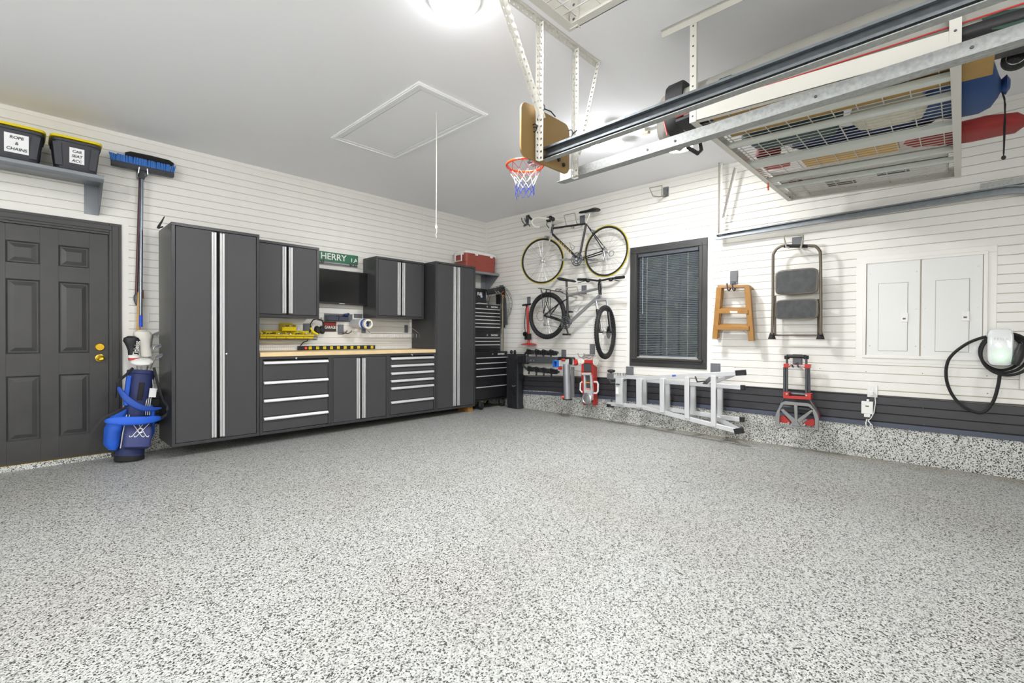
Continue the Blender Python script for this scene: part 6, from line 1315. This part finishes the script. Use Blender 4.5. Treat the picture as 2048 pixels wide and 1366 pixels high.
MB().loft(tsec(-2.60, -2.25, [(-4.43, 2.40, 2.705, 1), (-4.44, 2.38, 2.715, 1), (-4.53, 2.45, 2.72, 1), (-4.54, 2.46, 2.71, 1)]), 24, .4).build('black_strap_band', M_tb, tb)
s = MB(); s.tube([(-2.603, y, z1) for y, z0, z1 in bb_], .0038, 6); s.build('red_piping', M_red, tb, label='red piping')
s = MB(); s.tube([(-2.586, -4.43, 2.64), (-2.592, -4.425, 2.55), (-2.592, -4.42, 2.47), (-2.588, -4.44, 2.38)], .006, 6); s.build('end_piping', M_red, tb)
M_tgreen = mat('travel_green', '#27443a', .6)
s = MB(); 
def fp(x, y): p = PXW(x, y, -2.591); return tuple(p)
s.prism([fp(1422, 172), fp(1440, 155), fp(1462, 146), fp(1480, 148), fp(1472, 158), fp(1448, 166)], (.006, 0, 0)); s.prism([fp(1965, 12), fp(2010, -6), fp(2080, -20), fp(2080, 10), fp(2020, 28), fp(1985, 33)], (.006, 0, 0)); s.build('green_emblem', M_tgreen, tb)
c_ = fp(1468, 188); e_ = fp(1405, 208); text('BASICS', (-2.594, c_[1]+.1, c_[2]+.02), (0, -1, .0), (0, 0, 1), .05, mat('red_print', '#b5412c', .6), tb, FW, ext=.002, ax='CENTER', shear=.2, fit=.13)
for (px, py) in ((2042, 26), (2032, 92)):
    q = PZ(px, py, 2.47); s = MB(); s.lathe((q.x-.015, q.y, q.z), (1, 0, 0), [(.038, 0), (.05, .008), (.05, .03), (.038, .036)], 24); w_ = s.build('wheel', M_rub, tb)
    s = MB(); s.torus((q.x-.017, q.y, q.z), (1, 0, 0), .03, .004, 24, 6); s.lathe((q.x-.02, q.y, q.z), (1, 0, 0), [(.01, 0), (.012, .01)], 12)
    for k in range(5): s.bar((q.x-.016, q.y, q.z), (q.x-.016, q.y+.03*math.cos(k*1.257), q.z+.03*math.sin(k*1.257)), .006, .006)
    s.build('hub_cap', M_chrome, w_)
s = MB(); q = PZ(1396, 300, 2.40); s.tube([(q.x+.02, q.y, 2.47), (q.x+.03, q.y-.01, 2.40), (q.x, q.y, 2.37), (q.x-.07, q.y+.04, 2.40), (q.x-.09, q.y+.05, 2.46)], .014, 6); s.build('handle_strap', M_tb, tb)
TILT = 0.
# small ceiling sensor
q = PZ(1290, 258, HC); t = thing('ceiling_sensor', 'tiny tan sensor on the ceiling right of the lit garage lamp', 'sensor', (q.x, q.y, HC)); s = MB(); s.box(q.x-.03, q.x+.03, q.y-.01, q.y+.01, HC-.02, HC); s.build('base', M_white, t)
s = MB(); s.bar((q.x-.02, q.y-.05, HC-.05), (q.x+.02, q.y+.04, HC-.02), .03, .02); s.build('sensor_body', mat('tan_plastic', '#a89b78', .6), t)
# ---- parts that are several separate pieces become one object each
def split_loose(names):
    for o in [o for o in COL.objects if o.type == 'MESH' and o.name.split('.')[0] in names and o.get('kind') != 'stuff']:
        b = bmesh.new(); b.from_mesh(o.data); seen = set(); isl = []
        for f in b.faces:
            if f.index in seen: continue
            st = [f]; seen.add(f.index); g = []
            while st:
                c = st.pop(); g.append(c.index)
                for e in c.edges:
                    for n in e.link_faces:
                        if n.index not in seen: seen.add(n.index); st.append(n)
            isl.append(g)
        b.free()
        if len(isl) < 2: continue
        src = o.data
        for k, g in enumerate(isl):
            vmap = {}; vs = []; fs = []
            for fi in g:
                ff = []
                for vi in src.polygons[fi].vertices:
                    if vi not in vmap: vmap[vi] = len(vs); vs.append(tuple(src.vertices[vi].co))
                    ff.append(vmap[vi])
                fs.append(ff)
            me = D.meshes.new(o.name); me.from_pydata(vs, [], fs); me.materials.append(src.materials[0]); me.update()
            me.polygons.foreach_set('use_smooth', [True]*len(fs)); me.set_sharp_from_angle(angle=math.radians(35))
            if k == 0: o.data = me
            else: n_ = o.copy(); n_.data = me; n_.parent = o.parent; COL.objects.link(n_)
split_loose({'rear_wheels', 'grips', 'green_emblem', 'rubber_feet', 'frame_black_tubes', 'bolts', 'rivets', 'carry_handles', 'side_braces', 'blue_net_', 'hanging_strips', 'bar_lights', 'brake_hoods', 'brake_calipers', 'screws', 'lower_tubes', 'outer_tubes', 'inner_tubes', 'red_wheel_covers', 'latches', 'spreader_rods', 'body_ribs', 'bolt_heads', 'silver_prongs', 'lift_arm', 'white_piping', 'brace', 'luggage_rack_', 'rear_frame'})
for o in COL.objects:
    if '_o' in o: del o['_o']
